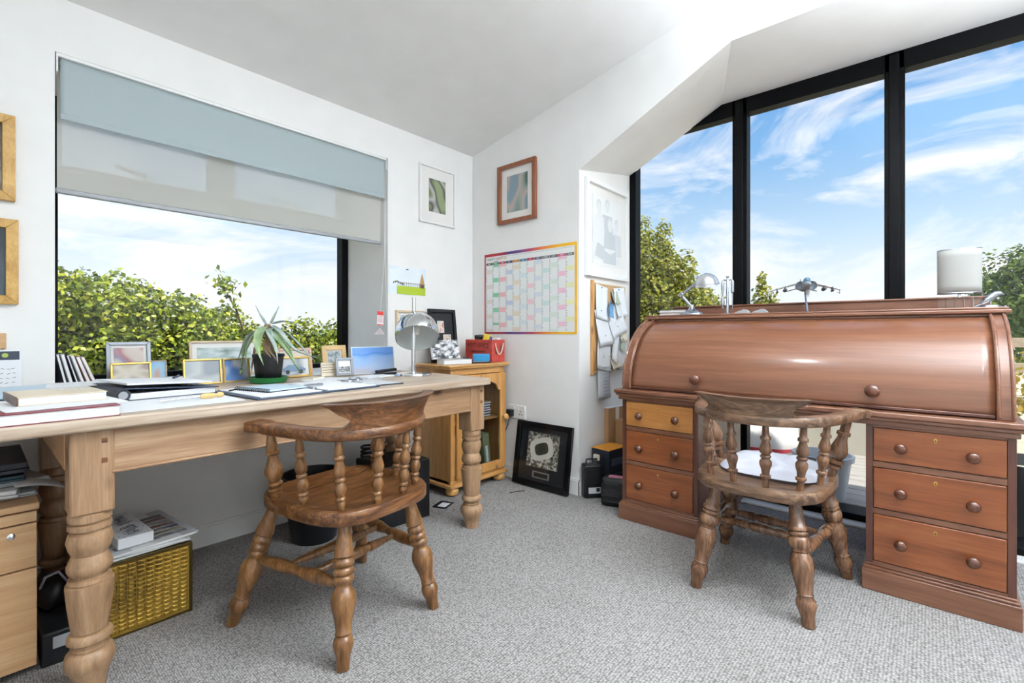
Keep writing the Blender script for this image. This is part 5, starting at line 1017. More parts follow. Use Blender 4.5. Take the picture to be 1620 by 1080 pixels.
m = MB(); m.lathe([(.001, -.004), (.012, .0), (.021, .016), (.023, .03), (.018, .05), (.012, .065), (.012, .09)], 20, Tm, cap=False); m.build('bulb', plain('bulb_glass', '#ece9e2', .15), lm, smooth=True)

# ================================================================== ON THE PINE CABINET
CZ = .8005
def stampx(t, w, h):
    for (x, z, ww, hh, nm, c) in ((-.015, .2, .055, .08, 'stamp', ['#b9b4ac', '#d8d2c8', '#b0322c']), (.035, .125, .066, .062, 'stamp', ['#b58c66', '#dfd6c8', '#6f6a64']), (.045, .06, .055, .05, 'stamp', ['#bfa477', '#8e7a5a', '#d9ccb0'])):
        m = MB(); m.bx(x-ww/2, x+ww/2, -.0075, -.0055, z-.0, z+hh); m.build('stamp_mount', M['mount'], t); m = MB(); m.bx(x-ww/2+.004, x+ww/2-.004, -.0082, -.0075, z+.004, z+hh-.004); m.build(nm, mono('stamp_print', c, 3, .5, x*50, 2), t)
picture('stamp_display', 'black box frame of postage stamps leaning on the wall above the cabinet', 'picture', .235, .36, .022, .02, M['black'], None, (-.345, -.085, CZ), .0, .12, 0, M['mount_black'], extra=stampx)
bwc = thing('tree_photo_book', 'book with black and white tree cover propped on the pine cabinet', 'book', (-.425, -.21, CZ), rot=(-.25, 0, -.15))
m = MB(); m.bx(-.105, .105, 0, .018, .03, .155); m.build('board', M['paper'], bwc, bevel=.001); m = MB(); m.bx(-.103, .103, -.0008, 0, .032, .153); m.build('cover_print', mono('engraved_trees', ['#17181c', '#55575c', '#c9cacd', '#efefef'], 6, .4, 3, 5), bwc)
wbk = thing('white_book', 'white book lying flat in front of the tree photograph', 'book', (-.43, -.275, CZ), rotz=-.15); m = MB(); m.bx(-.105, .105, -.05, .035, 0, .026); m.build('pages', M['paper'], wbk, bevel=.002); m = MB(); m.bx(-.106, .106, -.051, .036, .026, .029); m.build('cover', M['paper_grey'], wbk, bevel=.001)
redw = wood('red_painted_wood', ['#8f2a26', '#b23f36', '#c8564a'], 'x', 2, .6, 0, 8)
bxr = thing('post_office_crate', 'red painted wooden crate lettered POST OFFICE on the pine cabinet', 'crate', (-.108, -.237, CZ), rotz=-PI/2+.04)
m = MB(); m.bx(-.125, .125, -.066, -.055, 0, .152); m.build('front_board', redw, bxr, bevel=.003); m = MB(); m.bx(-.125, .125, .055, .066, 0, .152); m.build('back_board', redw, bxr, bevel=.003)
for x in (-.125, .114):
    m = MB(); m.bx(x, x+.011, -.055, .055, 0, .152); m.build('end_board', redw, bxr, bevel=.003)
m = MB(); m.bx(-.114, .114, -.055, .055, .004, .012); m.build('bottom_board', redw, bxr)
text('lettering', 'POST OFFICE', .046, inkd, bxr, (-.004, -.0665, .108), FRONT, sx=.74); text('lettering', 'E', .06, inkd, bxr, (.1254, -.022, .075), (PI/2, 0, PI/2)); text('lettering', 'R', .06, inkd, bxr, (.1254, .028, .08), (PI/2, 0, PI/2))
m = MB()
for k in range(7): m.box((-.06+.019*k, -.0665, .07), (.012, .0006, .012), (0, .1*math.sin(k*3), 0))
m.build('faded_print', plain('faded_black', '#4a211d', .7), bxr)['kind'] = 'stuff'
m = MB(); m.tube([(.13, -.04+.085*k/16, .128-.075*math.sin(PI*k/16)**.8) for k in range(17)], .004, 8); m.build('rope_handle', plain('rope', '#ded3bd', .9), bxr, smooth=True)
def crated(name, label, cat, c, d, r, mt):
    t = thing(name, label, cat, c, rot=r); m = MB(); m.box((0, 0, 0), d); m.build('body', mt, t, bevel=.003); return t
t = crated('battery_pack', 'yellow and blue battery pack poking out of the red crate', 'battery pack', (-.105, -.27, CZ+.155), (.085, .045, .05), (.2, .3, .3), plain('yellow_card', '#d8b93c', .4)); m = MB(); m.box((0, -.0256, 0), (.07, .001, .03)); m.build('label', plain('blue_label', '#5b6ea8', .4), t)
crated('glasses_case', 'black case poking out of the red crate', 'case', (-.115, -.20, CZ+.152), (.055, .075, .055), (.15, -.1, -.2), M['black'])
crated('white_tin', 'white tin inside the red crate, nearest its rope-handle end', 'tin', (-.085, -.325, CZ+.135), (.045, .045, .06), (0, 0, .2), M['paper'])
tr_ = thing('tape_roll', 'pale roll of tape standing in the red crate', 'tape', (-.115, -.145, CZ+.125)); m = MB(); m.lathe([(.025, -.02), (.04, -.02), (.04, .02), (.025, .02), (.025, -.02)], 24, Matrix.Rotation(PI/2, 4, 'X') @ Matrix(), cap=False); m.build('ring', M['paper_cream'], tr_, smooth=True, ang=40)
hp = thing('hole_punch', 'bright blue hole punch on the pine cabinet before the red crate', 'hole punch', (-.245, -.335, CZ), rot=(0, 0, -.75)); bp_ = plain('blue_plastic', '#2f8fc4', .3)
m = MB(); m.bx(-.062, .062, -.03, .028, 0, .008); m.build('base', M['dark_navy'], hp, bevel=.003)
m = MB(); m.prism([(-.03, .012), (.025, .012), (.032, .03), (.02, .05), (-.01, .062), (-.034, .055)], .11, Matrix(((0,0,1,-.055),(1,0,0,0),(0,1,0,0),(0,0,0,1)))); m.build('lever', bp_, hp, bevel=.004)
m = MB(); m.bx(-.05, .05, -.024, .022, .0075, .014); m.build('chassis', M['steel'], hp)
st_ = thing('black_tape_gun', 'small black object beside the blue hole punch', 'desk item', (-.265, -.215, CZ), rot=(0, 0, .3)); m = MB(); m.lathe([(.022, 0), (.024, .004), (.024, .03), (.018, .034)], 18); m.build('body', M['black_plastic'], st_, smooth=True)
# inside the cabinet
for k, (c_, w) in enumerate((('#3f5566', .21), ('#6c8896', .23), ('#b0455f', .2), ('#4b6b83', .22), ('#7c94a8', .2), ('#c39a57', .21))):
    t = thing('folded_file', ['dark blue-grey file at the bottom of the pile on the cabinet shelf', 'pale blue file second from the bottom on the cabinet shelf', 'pink-red file in the middle of the pile on the cabinet shelf', 'blue file above the pink-red one on the cabinet shelf', 'light blue file near the top of the pile on the cabinet shelf', 'ochre file topmost on the cabinet shelf'][k], 'file', (-.29+.006*(k % 3), -.2, .4355+.0165*k), rotz=.03*(k % 3-1), group='files stacked on the cabinet shelf')
    m = MB(); m.bx(-.15, .15, -.11, .11, 0, .015); m.build('cover', plain('file_%d' % k, c_, .6), t, bevel=.003); m = MB(); m.bx(-.147, .152, -.112, .1, .004, .011); m.build('pages', M['paper'], t)
t = thing('lever_arch_file', 'black lever-arch file with white spine labels behind the cabinet glass', 'file', (-.29, -.21, .0905)); m = MB(); m.bx(-.045, .045, -.12, .12, 0, .30); m.build('case', M['black'], t, bevel=.003)
m = MB(); m.bx(-.018, .026, -.1212, -.12, .155, .28); m.bx(-.018, .026, -.1212, -.12, .08, .145); m.build('spine_label', M['paper'], t)
m = MB()
for r_ in range(6):
    for k in range(4): m.box((-.01+.009*k, -.1218, .165+.02*r_), (.006, .0006, .012 if (r_+k) % 3 else .008))
m.build('spine_print', inkd, t)['kind'] = 'stuff'
t = thing('green_envelope_file', 'green-cream envelope file leaning behind the cabinet glass', 'file', (-.16, -.2, .0905), rot=(0, -.12, 0)); m = MB(); m.bx(-.03, .03, -.12, .1, .006, .23); m.build('cover', plain('sage_card', '#8f9468', .7), t, bevel=.002); m = MB(); m.bx(-.012, .008, -.1215, -.12, .02, .15); m.build('paper_edge', M['paper'], t)
t = thing('magenta_file', 'magenta file at the hinge side behind the cabinet glass', 'file', (-.39, -.21, .0905)); m = MB(); m.bx(-.03, .03, -.12, .1, 0, .24); m.build('cover', plain('magenta_card', '#9c2f55', .5), t, bevel=.002); m = MB(); m.bx(-.024, .024, -.121, -.119, .01, .235); m.build('pages', M['pages'], t)
t = thing('turquoise_file', 'turquoise file beside the magenta one behind the cabinet glass', 'file', (-.465, -.21, .0905)); m = MB(); m.bx(-.03, .03, -.12, .1, 0, .26); m.build('cover', plain('turquoise_card', '#2f8ea3', .5), t, bevel=.002); m = MB(); m.bx(-.024, .024, -.121, -.119, .01, .255); m.build('pages', M['pages'], t)

# ================================================================== UNDER THE TABLE
bn = thing('waste_bin', 'black waste bin under the pine table behind the honey chair', 'bin', (-1.36, -.30, 0))
m = MB(); m.lathe([(.001, .004), (.1, .0), (.104, .006), (.145, .3), (.152, .3), (.152, .315), (.14, .315), (.1, .012), (.001, .012)], 36, Matrix(), cap=False); m.build('body', M['black_plastic'], bn, smooth=True, ang=50)
bc = thing('black_speaker', 'large black speaker box on the carpet under the pine table', 'speaker', (-.95, -.37, 0), rotz=math.radians(-4))
m = MB(); m.bx(-.145, .145, -.13, .15, 0, .315); m.build('cabinet', M['black'], bc, bevel=.004); m = MB(); m.bx(-.15, -.05, -.136, -.131, .005, .31); m.build('grille', M['black_plastic'], bc, bevel=.003)
bag = thing('black_cable_coil', 'coil of black cable lying on the speaker box', 'cable', (-1.02, -.28, .3155)); m = MB()
pts = [((.07+.006*math.sin(k*.7))*math.cos(k*.35), (.055+.006*math.cos(k*.9))*math.sin(k*.35), .012+.0035*k*.35) for k in range(54)]; m.tube(pts, .0065, 7); m.build('lead', M['black'], bag, smooth=True)
fl = thing('paper_label', 'black and white printed card lying on the carpet by the pine cabinet', 'card', (-.66, -.44, .0005), rotz=.35); m = MB(); m.bx(-.055, .055, -.045, .045, 0, .0015); m.build('card', M['dark_navy'], fl); m = MB(); m.bx(-.035, .03, -.03, .02, .0015, .0022); m.build('white_print', M['paper'], fl)
tw = thing('twig', 'short brown twig on the carpet before the stadium picture', 'twig', (-.21, -.62, .003), rotz=-.5); m = MB(); m.tube([(-.05, 0, 0), (0, .003, .002), (.05, 0, .001), (.056, .006, .006)], [.002, .0028, .002, .001], 6); m.build('stick', M['bark'], tw, smooth=True)
# brass magazine box
mg = thing('brass_magazine_box', 'embossed brass magazine box on the carpet under the table', 'box', (-2.06, -.36, 0), world=True)
gx0, gx1, gy0, gy1, gh = -2.235, -1.945, -.56, -.17, .246
brass = plain('aged_brass', '#a58336', .34, metal=.85); bras2 = mono('brass_patina', ['#4a3c20', '#8b6d2c', '#b5923f', '#c3a24b'], 2.2, .36, 1.5, 5)
b_ = bras2.node_tree.nodes['Principled BSDF']; b_.inputs['Metallic'].default_value = .75
m = MB(); m.bx(gx0, gx1, gy0, gy0+.008, 0, gh); m.bx(gx0, gx1, gy1-.008, gy1, 0, gh); m.bx(gx0, gx0+.008, gy0, gy1, 0, gh); m.bx(gx1-.008, gx1, gy0, gy1, 0, gh); m.bx(gx0, gx1, gy0, gy1, 0, .01); m.build('shell', bras2, mg, bevel=.002)
m = MB(); m.bx(gx0-.003, gx1+.003, gy0-.004, gy0+.003, gh-.008, gh+.003); m.bx(gx0-.003, gx1+.003, gy0-.004, gy0+.003, 0, .008); m.bx(gx1-.006, gx1+.003, gy0-.004, gy1, gh-.008, gh+.003); m.bx(gx1-.006, gx1+.004, gy0-.005, gy0+.004, 0, gh); m.build('edge_strip', plain('dark_brass', '#5c4a26', .4, metal=.8), mg, bevel=.001)
wv = MB(); nx, nz_ = 11, 15
for i in range(nx):
    for j in range(nz_):
        x = gx0+.012+(gx1-gx0-.02)*(i+.5*(j % 2)*.0)/nx; z = .014+(gh-.026)*j/nz_; wx = (gx1-gx0-.02)/nx; wz = (gh-.026)/nz_
        wv.add([(x+.0015, gy0, z+.001), (x+wx-.0015, gy0, z+.001), (x+wx-.0015, gy0, z+wz-.001), (x+.0015, gy0, z+wz-.001), (x+.004, gy0-.0035, z+wz*.3), (x+wx*.55, gy0-.0045, z+wz*.25), (x+wx*.55, gy0-.0045, z+wz*.75), (x+.004, gy0-.0035, z+wz*.7), (x+wx*.75, gy0-.001, z+wz*.35), (x+wx*.75, gy0-.001, z+wz*.65)],
               [(0, 1, 8, 5, 4), (1, 2, 9, 8), (2, 3, 7, 6, 9), (3, 0, 4, 7), (4, 5, 6, 7), (5, 8, 9, 6)])
o = wv.build('embossed_weave', bras2, mg); o['kind'] = 'stuff'
MZ = gh+.0035
for k in range(3):
    t = thing('magazine', ['grey magazine lying lowest on the brass box', 'pale magazine lying second on the brass box', 'newspaper magazine with a striped photo cover topmost on the brass box'][k], 'magazine', (-2.085+.015*(k == 2), -.37, MZ+.0075*k), rotz=(.04, -.06, .12)[k])
    m = MB(); m.grid(lambda u, v: ((u-.5)*.27, (v-.5)*.36, .0062+.001*math.sin(u*5+k)), 8, 8); m.build('cover', [M['paper_grey'], M['paper'], M['paper_grey']][k], t, smooth=True); m = MB(); m.bx(-.135, .135, -.18, .18, 0, .006); m.build('pages', M['pages'], t)
    if k == 2:
        for j, c_ in enumerate(('#6d7080', '#a39c7c', '#5f6273', '#7a4a44', '#8d9690', '#803f38', '#4f5060')):
            m = MB(); m.bx(-.1, .115, -.14+.038*j, -.112+.038*j, .0072, .0078); m.build('photo_strip', mono('strip_%d' % j, ['#2c2c33', c_, '#c9c6bd'], 5, .5, j*3.1, 3), t)
bkw = thing('white_box_book', 'thick white book with hand-lettered cover lying on the magazines', 'book', (-2.105, -.385, MZ+.0235), rotz=.07)
m = MB(); m.bx(-.05, .05, -.14, .14, 0, .036); m.build('block', M['paper'], bkw, bevel=.003)
inkb = plain('blue_black_ink', '#39405c', .6)
for w_, (ya, yb) in enumerate(((-.115, -.02), (.01, .115))):
    m = MB(); y = ya
    while y < yb:
        m.box((-.002+.012*rs.random(), y, .0363), (.05*(.6+.4*rs.random()), .0025, .0006), (0, 0, .3+.25*rs.random())); y += .0085
    for k in range(5): m.box((-.02+.04*rs.random(), ya+(yb-ya)*rs.random(), .0363), (.002, .014, .0006), (0, 0, .4*rs.random()))
    m.build('brush_lettering', inkb, bkw)['kind'] = 'stuff'
m = MB()
for k in range(26): m.box((-.043+.086*rs.random(), -.13+.26*rs.random(), .0363), (.003, .003, .0006), (0, 0, rs.random()*3))
m.build('ink_dots', inkb, bkw)['kind'] = 'stuff'
# clutter between drawer unit and leg
dv = thing('black_router', 'black electronic box with silver front on the carpet behind the near table leg', 'electronics', (-2.325, -.42, 0)); m = MB(); m.bx(-.005, .085, -.16, .12, 0, .1); m.build('case', M['black_plastic'], dv, bevel=.006); m = MB(); m.bx(.02, .08, -.163, -.16, .05, .085); m.build('front_plate', M['grey_plastic'], dv, bevel=.001)
dv2 = thing('black_camera_bag', 'dark bag slumped on the black box behind the near table leg', 'bag', (-2.292, -.36, .1005)); 
def bagf(u, v): a = 2*PI*u; t = PI*v; r = abs(math.sin(t))**.5; return (.045*r*math.cos(a), .09*r*math.sin(a), .045-.045*math.cos(t)+.006*math.sin(4*a)*r)
m = MB(); m.grid(bagf, 24, 12); m.build('body', M['black'], dv2, smooth=True, ang=80); m = MB(); m.tube([(-.03, -.06, .08), (-.02, -.085, .12), (.01, -.09, .13), (.035, -.06, .08)], .004, 7); m.build('strap', plain('grey_cord', '#7d7680', .6), dv2, smooth=True)
# on the drawer unit
for k, (mt, c, d, r, tl, lab) in enumerate((('paper_grey', (-2.46, -.36, .505), (.24, .3, .012), .05, (0, 0), 'grey magazine lowest in the heap on the drawer unit'), ('paper', (-2.47, -.38, .518), (.22, .3, .02), -.1, (0, .02), 'folded white newspaper in the heap on the drawer unit'), ('paper_grey', (-2.44, -.36, .541), (.22, .28, .01), .25, (0, .03), 'grey leaflet askew in the heap on the drawer unit'), ('navyteal', (-2.48, -.36, .556), (.24, .3, .016), .02, (0, 0), 'teal folder in the heap on the drawer unit'), ('dark_navy', (-2.5, -.34, .58), (.30, .34, .03), 0, (0, 0), 'black box file on top of the heap under the tabletop'))):
    if mt not in M: M[mt] = plain(mt, '#23404e', .5)
    t = thing('heaped_paper', lab, 'papers' if k < 4 else 'box file', c, rot=(tl[0], tl[1], r), group='heap on the drawer unit')
    m = MB(); m.bx(-d[0]/2, d[0]/2, -d[1]/2, d[1]/2, 0, d[2]*.35); m.build('back_half', M[mt], t, bevel=.001); m = MB(); m.bx(-d[0]/2, d[0]/2-.004, -d[1]/2+.003, d[1]/2, d[2]*.4, d[2]); m.build('front_half', M[mt], t, bevel=.002)
cr_ = thing('curled_leaflet', 'curled grey leaflet drooping off the drawer unit towards the table leg', 'paper', (-2.34, -.47, .545), rotz=.2); m = MB(); m.grid(lambda u, v: ((u-.5)*.11, (v-.5)*.13, -.03*u*u+.012*math.sin(v*3)), 8, 6); m.build('sheet', M['paper_grey'], cr_, smooth=True, solid=.0008)

# ================================================================== BEHIND THE DESK'S LEFT END
c1 = thing('drill_case', 'upright black drill case with handle on the carpet beside the jamb', 'case', (.03, -1.012, 0), rotz=math.radians(-40))
m = MB(); m.bx(-.055, .055, -.035, .035, 0, .20); m.build('shell', M['black_plastic'], c1, bevel=.01, seg=3); m = MB(); m.tube([(-.035, 0, .197), (-.032, 0, .228), (.032, 0, .228), (.035, 0, .197)], .006, 8); m.build('handle', M['black_plastic'], c1, smooth=True)
m = MB(); m.bx(-.03, .045, -.0368, -.035, .03, .066); m.build('label', M['paper_grey'], c1); m = MB(); m.bx(.018, .04, -.0374, -.0368, .04, .062); m.build('label_mark', M['black'], c1); m = MB(); m.box((0, -.036, .13), (.08, .004, .09)); m.build('recess', M['black'], c1, bevel=.002)
c2 = thing('orange_topped_box', 'dark box with an orange top standing against the jamb behind the cases', 'box', (.20, -1.03, .13), rotz=math.radians(-8)); m = MB(); m.bx(-.09, .1, -.075, .06, 0, .145); m.build('carton', M['dark_navy'], c2, bevel=.002); m = MB(); m.bx(-.091, .101, -.076, .061, .145, .15); m.build('lid', plain('orange_card', '#e0962f', .5), c2, bevel=.001); m = MB(); m.bx(-.06, .06, -.0764, -.075, .05, .09); m.build('faded_print', plain('grey_box_print', '#4a5568', .5), c2)
c3 = thing('printed_black_box', 'black printed box under the orange-topped box', 'box', (.20, -1.035, 0), rotz=math.radians(-8)); m = MB(); m.bx(-.1, .1, -.085, .06, 0, .129); m.build('carton', M['black'], c3, bevel=.002)
m = MB()
for k in range(5): m.box((-.07+.028*k, -.0856, .085+.01*math.sin(k*2)), (.02, .0008, .022), (0, .4*math.sin(k*5), 0))
m.build('print', plain('buff_print', '#c9a98a', .6), c3)['kind'] = 'stuff'
c4 = thing('black_tool_case', 'rounded black plastic tool case on the carpet against the desk', 'case', (-.0, -1.20, 0), rotz=math.radians(-72)); m = MB(); m.bx(-.085, .085, -.05, .05, 0, .165); m.build('shell', M['black_plastic'], c4, bevel=.025, seg=4)
for k in range(4):
    m = MB(); m.box((-.03+.0*k, -.051, .03+.034*k), (.1, .005, .008)); m.build('rib', M['black_plastic'], c4, bevel=.002)
m = MB(); m.box((.05, -.052, .085), (.022, .008, .1)); m.build('latch', M['black_plastic'], c4, bevel=.003); m = MB(); m.box((.05, -.0565, .07), (.006, .001, .018)); m.build('latch_mark', M['paper'], c4); m = MB(); m.box((.0, .0, .1655), (.09, .05, .001)); m.build('sticker', plain('pink_sticker', '#c77f95', .5), c4)
c5 = thing('white_carton', 'small white box balanced between the drill case and the orange-topped box', 'box', (.12, -1.0, .205), rotz=.2); m = MB(); m.bx(-.025, .025, -.02, .02, 0, .035); m.build('carton', M['paper_cream'], c5, bevel=.002); m = MB(); m.bx(-.018, .018, -.0204, -.02, .008, .026); m.build('label', M['paper'], c5)
card = plain('brown_cardboard', '#b08a62', .85)
for k, (x, y, h, w, lab) in enumerate(((.40, -.968, .5, .035, 'tall flattened cardboard box against the jamb behind the orange-topped box'), (.45, -1.035, .42, .06, 'shorter cardboard box beside the desk end'))):
    t = thing('cardboard_box', lab, 'box', (x, y, 0), rotz=-.1); m = MB(); m.bx(-.1, .1, -w/2, w/2, 0, h); m.build('panel', card, t, bevel=.002); m = MB(); m.bx(-.1, .1, -w/2-.001, w/2+.001, h, h+.004); m.build('white_flap', M['paper'] if k == 0 else card, t)
    m = MB(); m.bx(-.02, .02, -w/2-.001, -w/2, 0, h); m.build('tape', M['paper_cream'], t)

# ================================================================== ON THE DESK
DZ = 1.1025
def onx(y, x=.33): return (x, y, DZ)
dl = thing('desk_lamp', 'silver jointed desk lamp with dome head on the roll-top desk', 'lamp', onx(-1.51), WB)
m = MB(); m.lathe([(.062, 0), (.066, .004), (.064, .011), (.045, .017), (.02, .035), (.012, .055), (.0105, .06)], 32, Matrix.Diagonal((1, .8, 1, 1))); m.build('base', M['steel'], dl, smooth=True, ang=45)
m = MB(); m.turn((0, 0, .05), (-.058, 0, .118), [(0, .010), (.5, .009), (1, .0085)], 12); m.build('lower_arm', M['steel'], dl, smooth=True)
m = MB(); m.lathe([(.013, -.012), (.016, -.009), (.016, .009), (.013, .012)], 18, Matrix.Translation((-.06, 0, .122)) @ Matrix.Rotation(PI/2, 4, 'X')); m.build('elbow', M['steel'], dl, smooth=True)
m = MB(); m.turn((-.058, 0, .122), (.03, 0, .185), [(0, .0085), (1, .0075)], 12); m.turn((-.05, 0, .138), (.025, 0, .194), [(0, .003), (1, .003)], 8); m.build('upper_arm', M['steel'], dl, smooth=True)
Th = Matrix.Translation((.092, -.01, .172)) @ Euler((math.radians(16), math.radians(0), 0)).to_matrix().to_4x4()
hd = [(.064*math.cos(a), .068*math.sin(a)) for a in [-.02+(PI/2)*k/16 for k in range(17)]]
m = MB(); m.lathe(hd+[(.001, .068)], 32, Th, cap=False); m.lathe([(r*.95, z*.95) for r, z in hd], 32, Th, cap=False); m.lathe([(.064, 0), (.0665, -.003), (.0665, .004), (.063, .006)], 32, Th, cap=False); m.build('head', plain('silver_lacquer', '#c9ccd0', .2, metal=.7), dl, smooth=True, ang=70)
m = MB(); m.lathe([(.001, -.002), (.016, .004), (.024, .02), (.018, .04), (.012, .055)], 16, Th, cap=False); m.build('bulb', plain('lamp_bulb', '#e5e3df', .15), dl, smooth=True)
m = MB(); m.tube([(-.05, .02, .006), (-.09, .03, .03), (-.13, .02, .035), (-.17, .03, .012), (-.2, .05, .004)], .003, 7); m.build('cord', M['grey_plastic'], dl, smooth=True)
bt = thing('shaving_stand', 'metal stand with two hanging shaving tools on the roll-top desk', 'stand', onx(-1.711), WB)
m = MB(); m.lathe([(.028, 0), (.03, .003), (.012, .007), (.008, .01)], 24); m.build('base', M['steel'], bt, smooth=True); m = MB(); m.turn((0, 0, .006), (0, 0, .198), [(0, .0075), (.98, .0075), (1, .005)], 14); m.build('post', M['steel'], bt, smooth=True, ang=40)
m = MB(); m.lathe([(.004, .198), (.004, .205), (.009, .208), (.009, .212), (.005, .215)], 14); m.build('finial', M['steel'], bt, smooth=True)
m = MB(); m.tube([(-.027, 0, .186), (-.02, 0, .194), (0, 0, .19), (.02, 0, .194), (.027, 0, .186)], .0035, 8); m.build('crossbar', M['steel'], bt, smooth=True)
m = MB(); m.turn((-.026, 0, .19), (-.026, 0, .035), [(0, .006), (.1, .009), (.35, .0075), (.5, .004), (.6, .006), (.78, .0115), (.92, .009), (1, .005)], 14); m.build('brush', M['steel'], bt, smooth=True); m = MB(); m.turn((.026, 0, .19), (.026, 0, .03), [(0, .006), (.05, .0085), (.42, .0085), (.45, .0035), (.9, .003), (1, .002)], 12); m.build('razor', M['steel'], bt, smooth=True)
for k, y in enumerate((-1.815, -1.9)):
    t = thing('watch_case', ['grey folded spectacle lens case nearest the shaving stand', 'grey folded spectacle lens case nearer the model jet'][k], 'case', (.24, y, DZ), WB+.1*k); m = MB(); m.prism([(-.04, 0), (.038, 0), (.036, .006), (.02, .019), (.008, .0205), (-.02, .012), (-.038, .004)], .028, Matrix(((1,0,0,0),(0,0,1,-.014),(0,1,0,0),(0,0,0,1)))); m.build('shell', M['grey_plastic'], t, bevel=.003); m = MB(); m.bx(-.036, .036, -.016, .016, 0, .002); m.build('edge', M['steel'], t)
for k, (x, y, w, d, h, z, lab) in enumerate(((.40, -1.40, .15, .22, .018, 0, 'lower book at the jamb end of the desk top'), (.40, -1.385, .13, .2, .016, .0185, 'upper grey-edged book at the jamb end of the desk top'))):
    book('desk_book', lab, (x, y, DZ+z), (d*.8, w, h), .1*k+PI/2, plain('desk_book_cover_%d' % k, ['#8a6a55', '#9c9a98'][k], .5))
# jet
jt = thing('model_jet', 'grey model jump jet with drooping wings on a clear stand', 'model aircraft', onx(-2.095, .34), WB+.28)
jg = plain('jet_grey', '#9aa2ab', .4); jd = plain('jet_dark_grey', '#5d6670', .4); jw = plain('jet_white', '#d9dcde', .4)
m = MB(); m.lathe([(.028, 0), (.03, .002), (.01, .005)], 24); m.build('stand_foot', M['dark_navy'], jt, smooth=True); m = MB(); m.turn((.0, -.0, .004), (-.012, .0, .118), [(0, .005), (1, .004)], 10); m.build('stand_rod', plain('stand_blue_grey', '#7b8ea3', .2), jt, smooth=True)
B0 = Vector((-.012, 0, .132))
prof = [(-.16, .002, 0), (-.145, .008, 0), (-.11, .016, .004), (-.07, .021, .006), (-.02, .025, .004), (.05, .024, .0), (.12, .017, .004), (.17, .009, .008)]
m = MB(); vs = []; n = 14
for y, r, dz in prof:
    for k in range(n): a = 2*PI*k/n; vs.append((B0.x+r*math.cos(a), y, B0.z+dz+r*.95*math.sin(a)))
fs = [(i*n+k, i*n+(k+1) % n, (i+1)*n+(k+1) % n, (i+1)*n+k) for i in range(len(prof)-1) for k in range(n)]+[tuple(range(n)), tuple((len(prof)-1)*n+k for k in reversed(range(n)))]
m.add(vs, fs); m.build('fuselage', jg, jt, smooth=True, ang=70)
m = MB(); m.lathe([(.001, .03), (.008, .026), (.014, .012), (.016, -.005), (.014, -.02), (.001, -.03)], 14, Matrix.Translation((B0.x, -.085, B0.z+.022)) @ Matrix.Rotation(PI/2, 4, 'X') @ Matrix.Diagonal((1, 1.1, 1.2, 1)), cap=False); m.build('canopy', plain('canopy_blue', '#5f8298', .1), jt, smooth=True, ang=80)
for s in (-1, 1):
    m = MB(); m.lathe([(.021, -.035), (.0235, -.03), (.022, .0), (.014, .05), (.004, .07)], 18, Matrix.Translation((B0.x+s*.024, -.03, B0.z-.0)) @ Matrix.Rotation(-PI/2, 4, 'X'), cap=False); m.build('intake', jg, jt, smooth=True, ang=50)
    m = MB(); m.lathe([(.001, -.024), (.0205, -.027)], 18, Matrix.Translation((B0.x+s*.024, -.03, B0.z)) @ Matrix.Rotation(-PI/2, 4, 'X'), cap=False); m.build('intake_face', jd, jt)
    m = MB(); w0, w1 = Vector((B0.x+s*.02, 0, B0.z+.022)), Vector((B0.x+s*.165, 0, B0.z-.016))
    A = [(w0.x, -.03, w0.z), (w1.x, .045, w1.z), (w1.x, .075, w1.z), (w0.x, .085, w0.z)]; m.add([(x, y, z+.003) for x, y, z in A]+[(x, y, z-.003) for x, y, z in A], [(0,1,2,3),(7,6,5,4),(0,4,5,1),(1,5,6,2),(2,6,7,3),(3,7,4,0)]); m.build('wing', jw, jt, bevel=.001)
    for f, r in ((.45, .009), (.7, .005)):
        p = w0.lerp(w1, f); m = MB(); m.turn((p.x, -.02, p.z-.019), (p.x, .06, p.z-.019), [(0, r*.2), (.2, r), (.8, r), (1, r*.3)], 10); m.bx(p.x-.0015, p.x+.0015, .0, .05, p.z-.015, p.z); m.build('store', jd, jt, smooth=True, ang=50)
    m = MB(); m.box((w1.x-s*.006, .055, w1.z-.011), (.003, .02, .02)); m.box((w1.x-s*.012, .055, w1.z-.017), (.016, .004, .003), (0, s*.6, 0)); m.build('outrigger', jw, jt)
    m = MB(); A = [(B0.x+s*.01, .13, B0.z+.006), (B0.x+s*.075, .165, B0.z-.012), (B0.x+s*.075, .18, B0.z-.012), (B0.x+s*.01, .175, B0.z+.006)]; m.add([(x, y, z+.002) for x, y, z in A]+[(x, y, z-.002) for x, y, z in A], [(0,1,2,3),(7,6,5,4),(0,4,5,1),(1,5,6,2),(2,6,7,3),(3,7,4,0)]); m.build('tailplane', jd, jt)
m = MB(); m.prism([(.12, .01), (.17, .01), (.185, .055), (.165, .055)], .003, Matrix(((0,0,1,B0.x-.0015),(1,0,0,0),(0,1,0,B0.z),(0,0,0,1)))); m.build('fin', jg, jt)
m = MB(); m.box((B0.x+.012, -.02, B0.z-.032), (.012, .03, .02)); m.box((B0.x+.012, -.02, B0.z-.045), (.004, .006, .02)); m.build('gun_pod', jw, jt, bevel=.002)
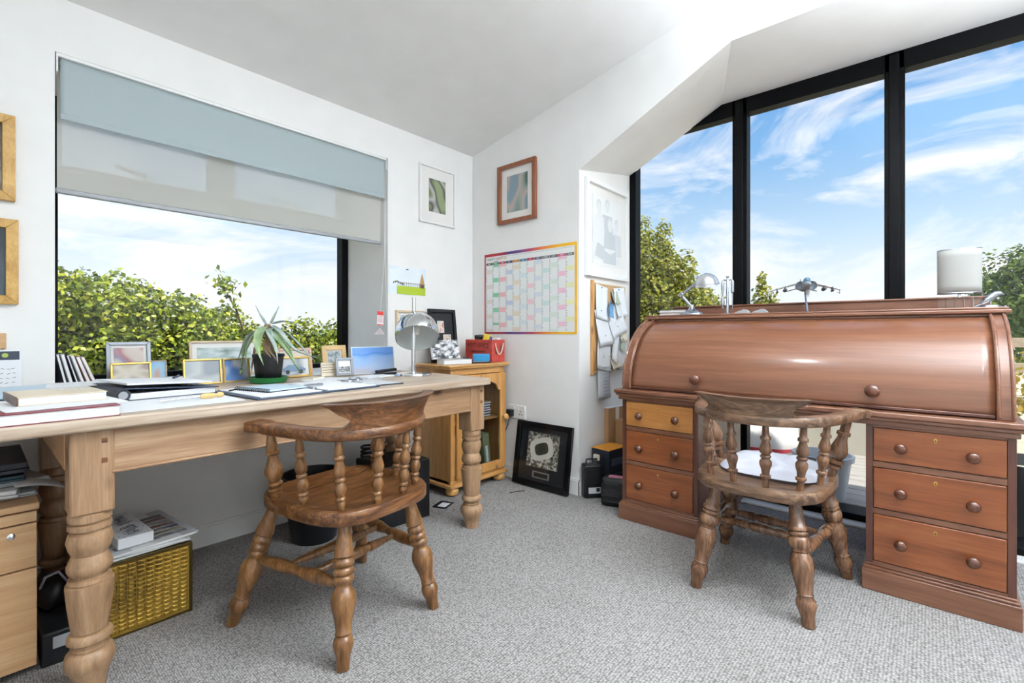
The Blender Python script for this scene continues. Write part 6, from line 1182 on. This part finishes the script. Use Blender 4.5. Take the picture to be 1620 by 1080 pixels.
# white lamp
wl = thing('table_lamp', 'small table lamp with white drum shade on a clear glass block', 'lamp', onx(-2.657), WB)
gb, t_, b_ = newmat('crystal_block'); b_.inputs['Transmission Weight'].default_value = 1; b_.inputs['Roughness'].default_value = .02; b_.inputs['IOR'].default_value = 1.45; b_.inputs['Base Color'].default_value = (.95, .98, 1, 1)
for k in range(5):
    m = MB(); m.bx(-.07+.028*k, -.044+.028*k, -.03, .03, 0, .047); m.build('glass_block', gb, wl, bevel=.002)
m = MB(); m.turn((0, 0, .047), (0, 0, .08), [(0, .005), (1, .005)], 12); m.build('stem', M['chrome'], wl, smooth=True)
n = 48
def oval(a, s=1): return (.0705*s*math.copysign(abs(math.cos(a))**.9, math.cos(a)), .05*s*math.copysign(abs(math.sin(a))**.9, math.sin(a)))
m = MB(); m.grid(lambda u, v: (*oval(2*PI*u, .99+.01*v), .066+.186*v), n, 6); m.build('shade', cloth('lampshade_linen', '#bdbdb9', .25), wl, smooth=True, ang=80, solid=.0015)
m = MB()
for z in (.066, .252):
    m = MB(); m.tube([(*oval(2*PI*k/n), z) for k in range(n+1)], .0016, 6); m.build('shade_rim', M['steel'], wl, smooth=True)
bd_ = thing('bird_ornament', 'small pewter bird ornament at the far end of the desk top', 'ornament', onx(-2.752), WB+.2)
m = MB(); pts = [(-.038, 0, .012), (-.02, 0, .026), (0, 0, .044), (.016, 0, .058), (.03, 0, .06), (.042, 0, .055)]; m.tube(pts, [.003, .009, .014, .012, .009, .001], 12); m.build('body', M['steel'], bd_, smooth=True); m = MB(); m.tube([(-.03, 0, .014), (-.05, 0, .006)], [.006, .002], 8); m.build('tail', M['steel'], bd_, smooth=True)
m = MB(); m.lathe([(.034, 0), (.036, .003), (.03, .01), (.008, .014)], 20, Matrix.Diagonal((1, .8, 1, 1))); m.turn((0, 0, .008), (0, 0, .04), [(0, .003), (1, .003)], 8); m.build('foot', M['steel'], bd_, smooth=True)

# lettering becomes plain mesh
bpy.context.view_layer.update(); dg = bpy.context.evaluated_depsgraph_get()
for o in [o for o in COL.objects if o.type == 'FONT']:
    me = bpy.data.meshes.new_from_object(o.evaluated_get(dg)); n_ = bpy.data.objects.new('lettering', me); COL.objects.link(n_)
    n_.parent = o.parent; n_.location = o.location; n_.rotation_euler = o.rotation_euler; n_.scale = o.scale; n_['kind'] = 'stuff'
    bpy.data.objects.remove(o)
for o in COL.objects:
    for k in ('_w', '_w2'):
        if k in o.keys(): del o[k]
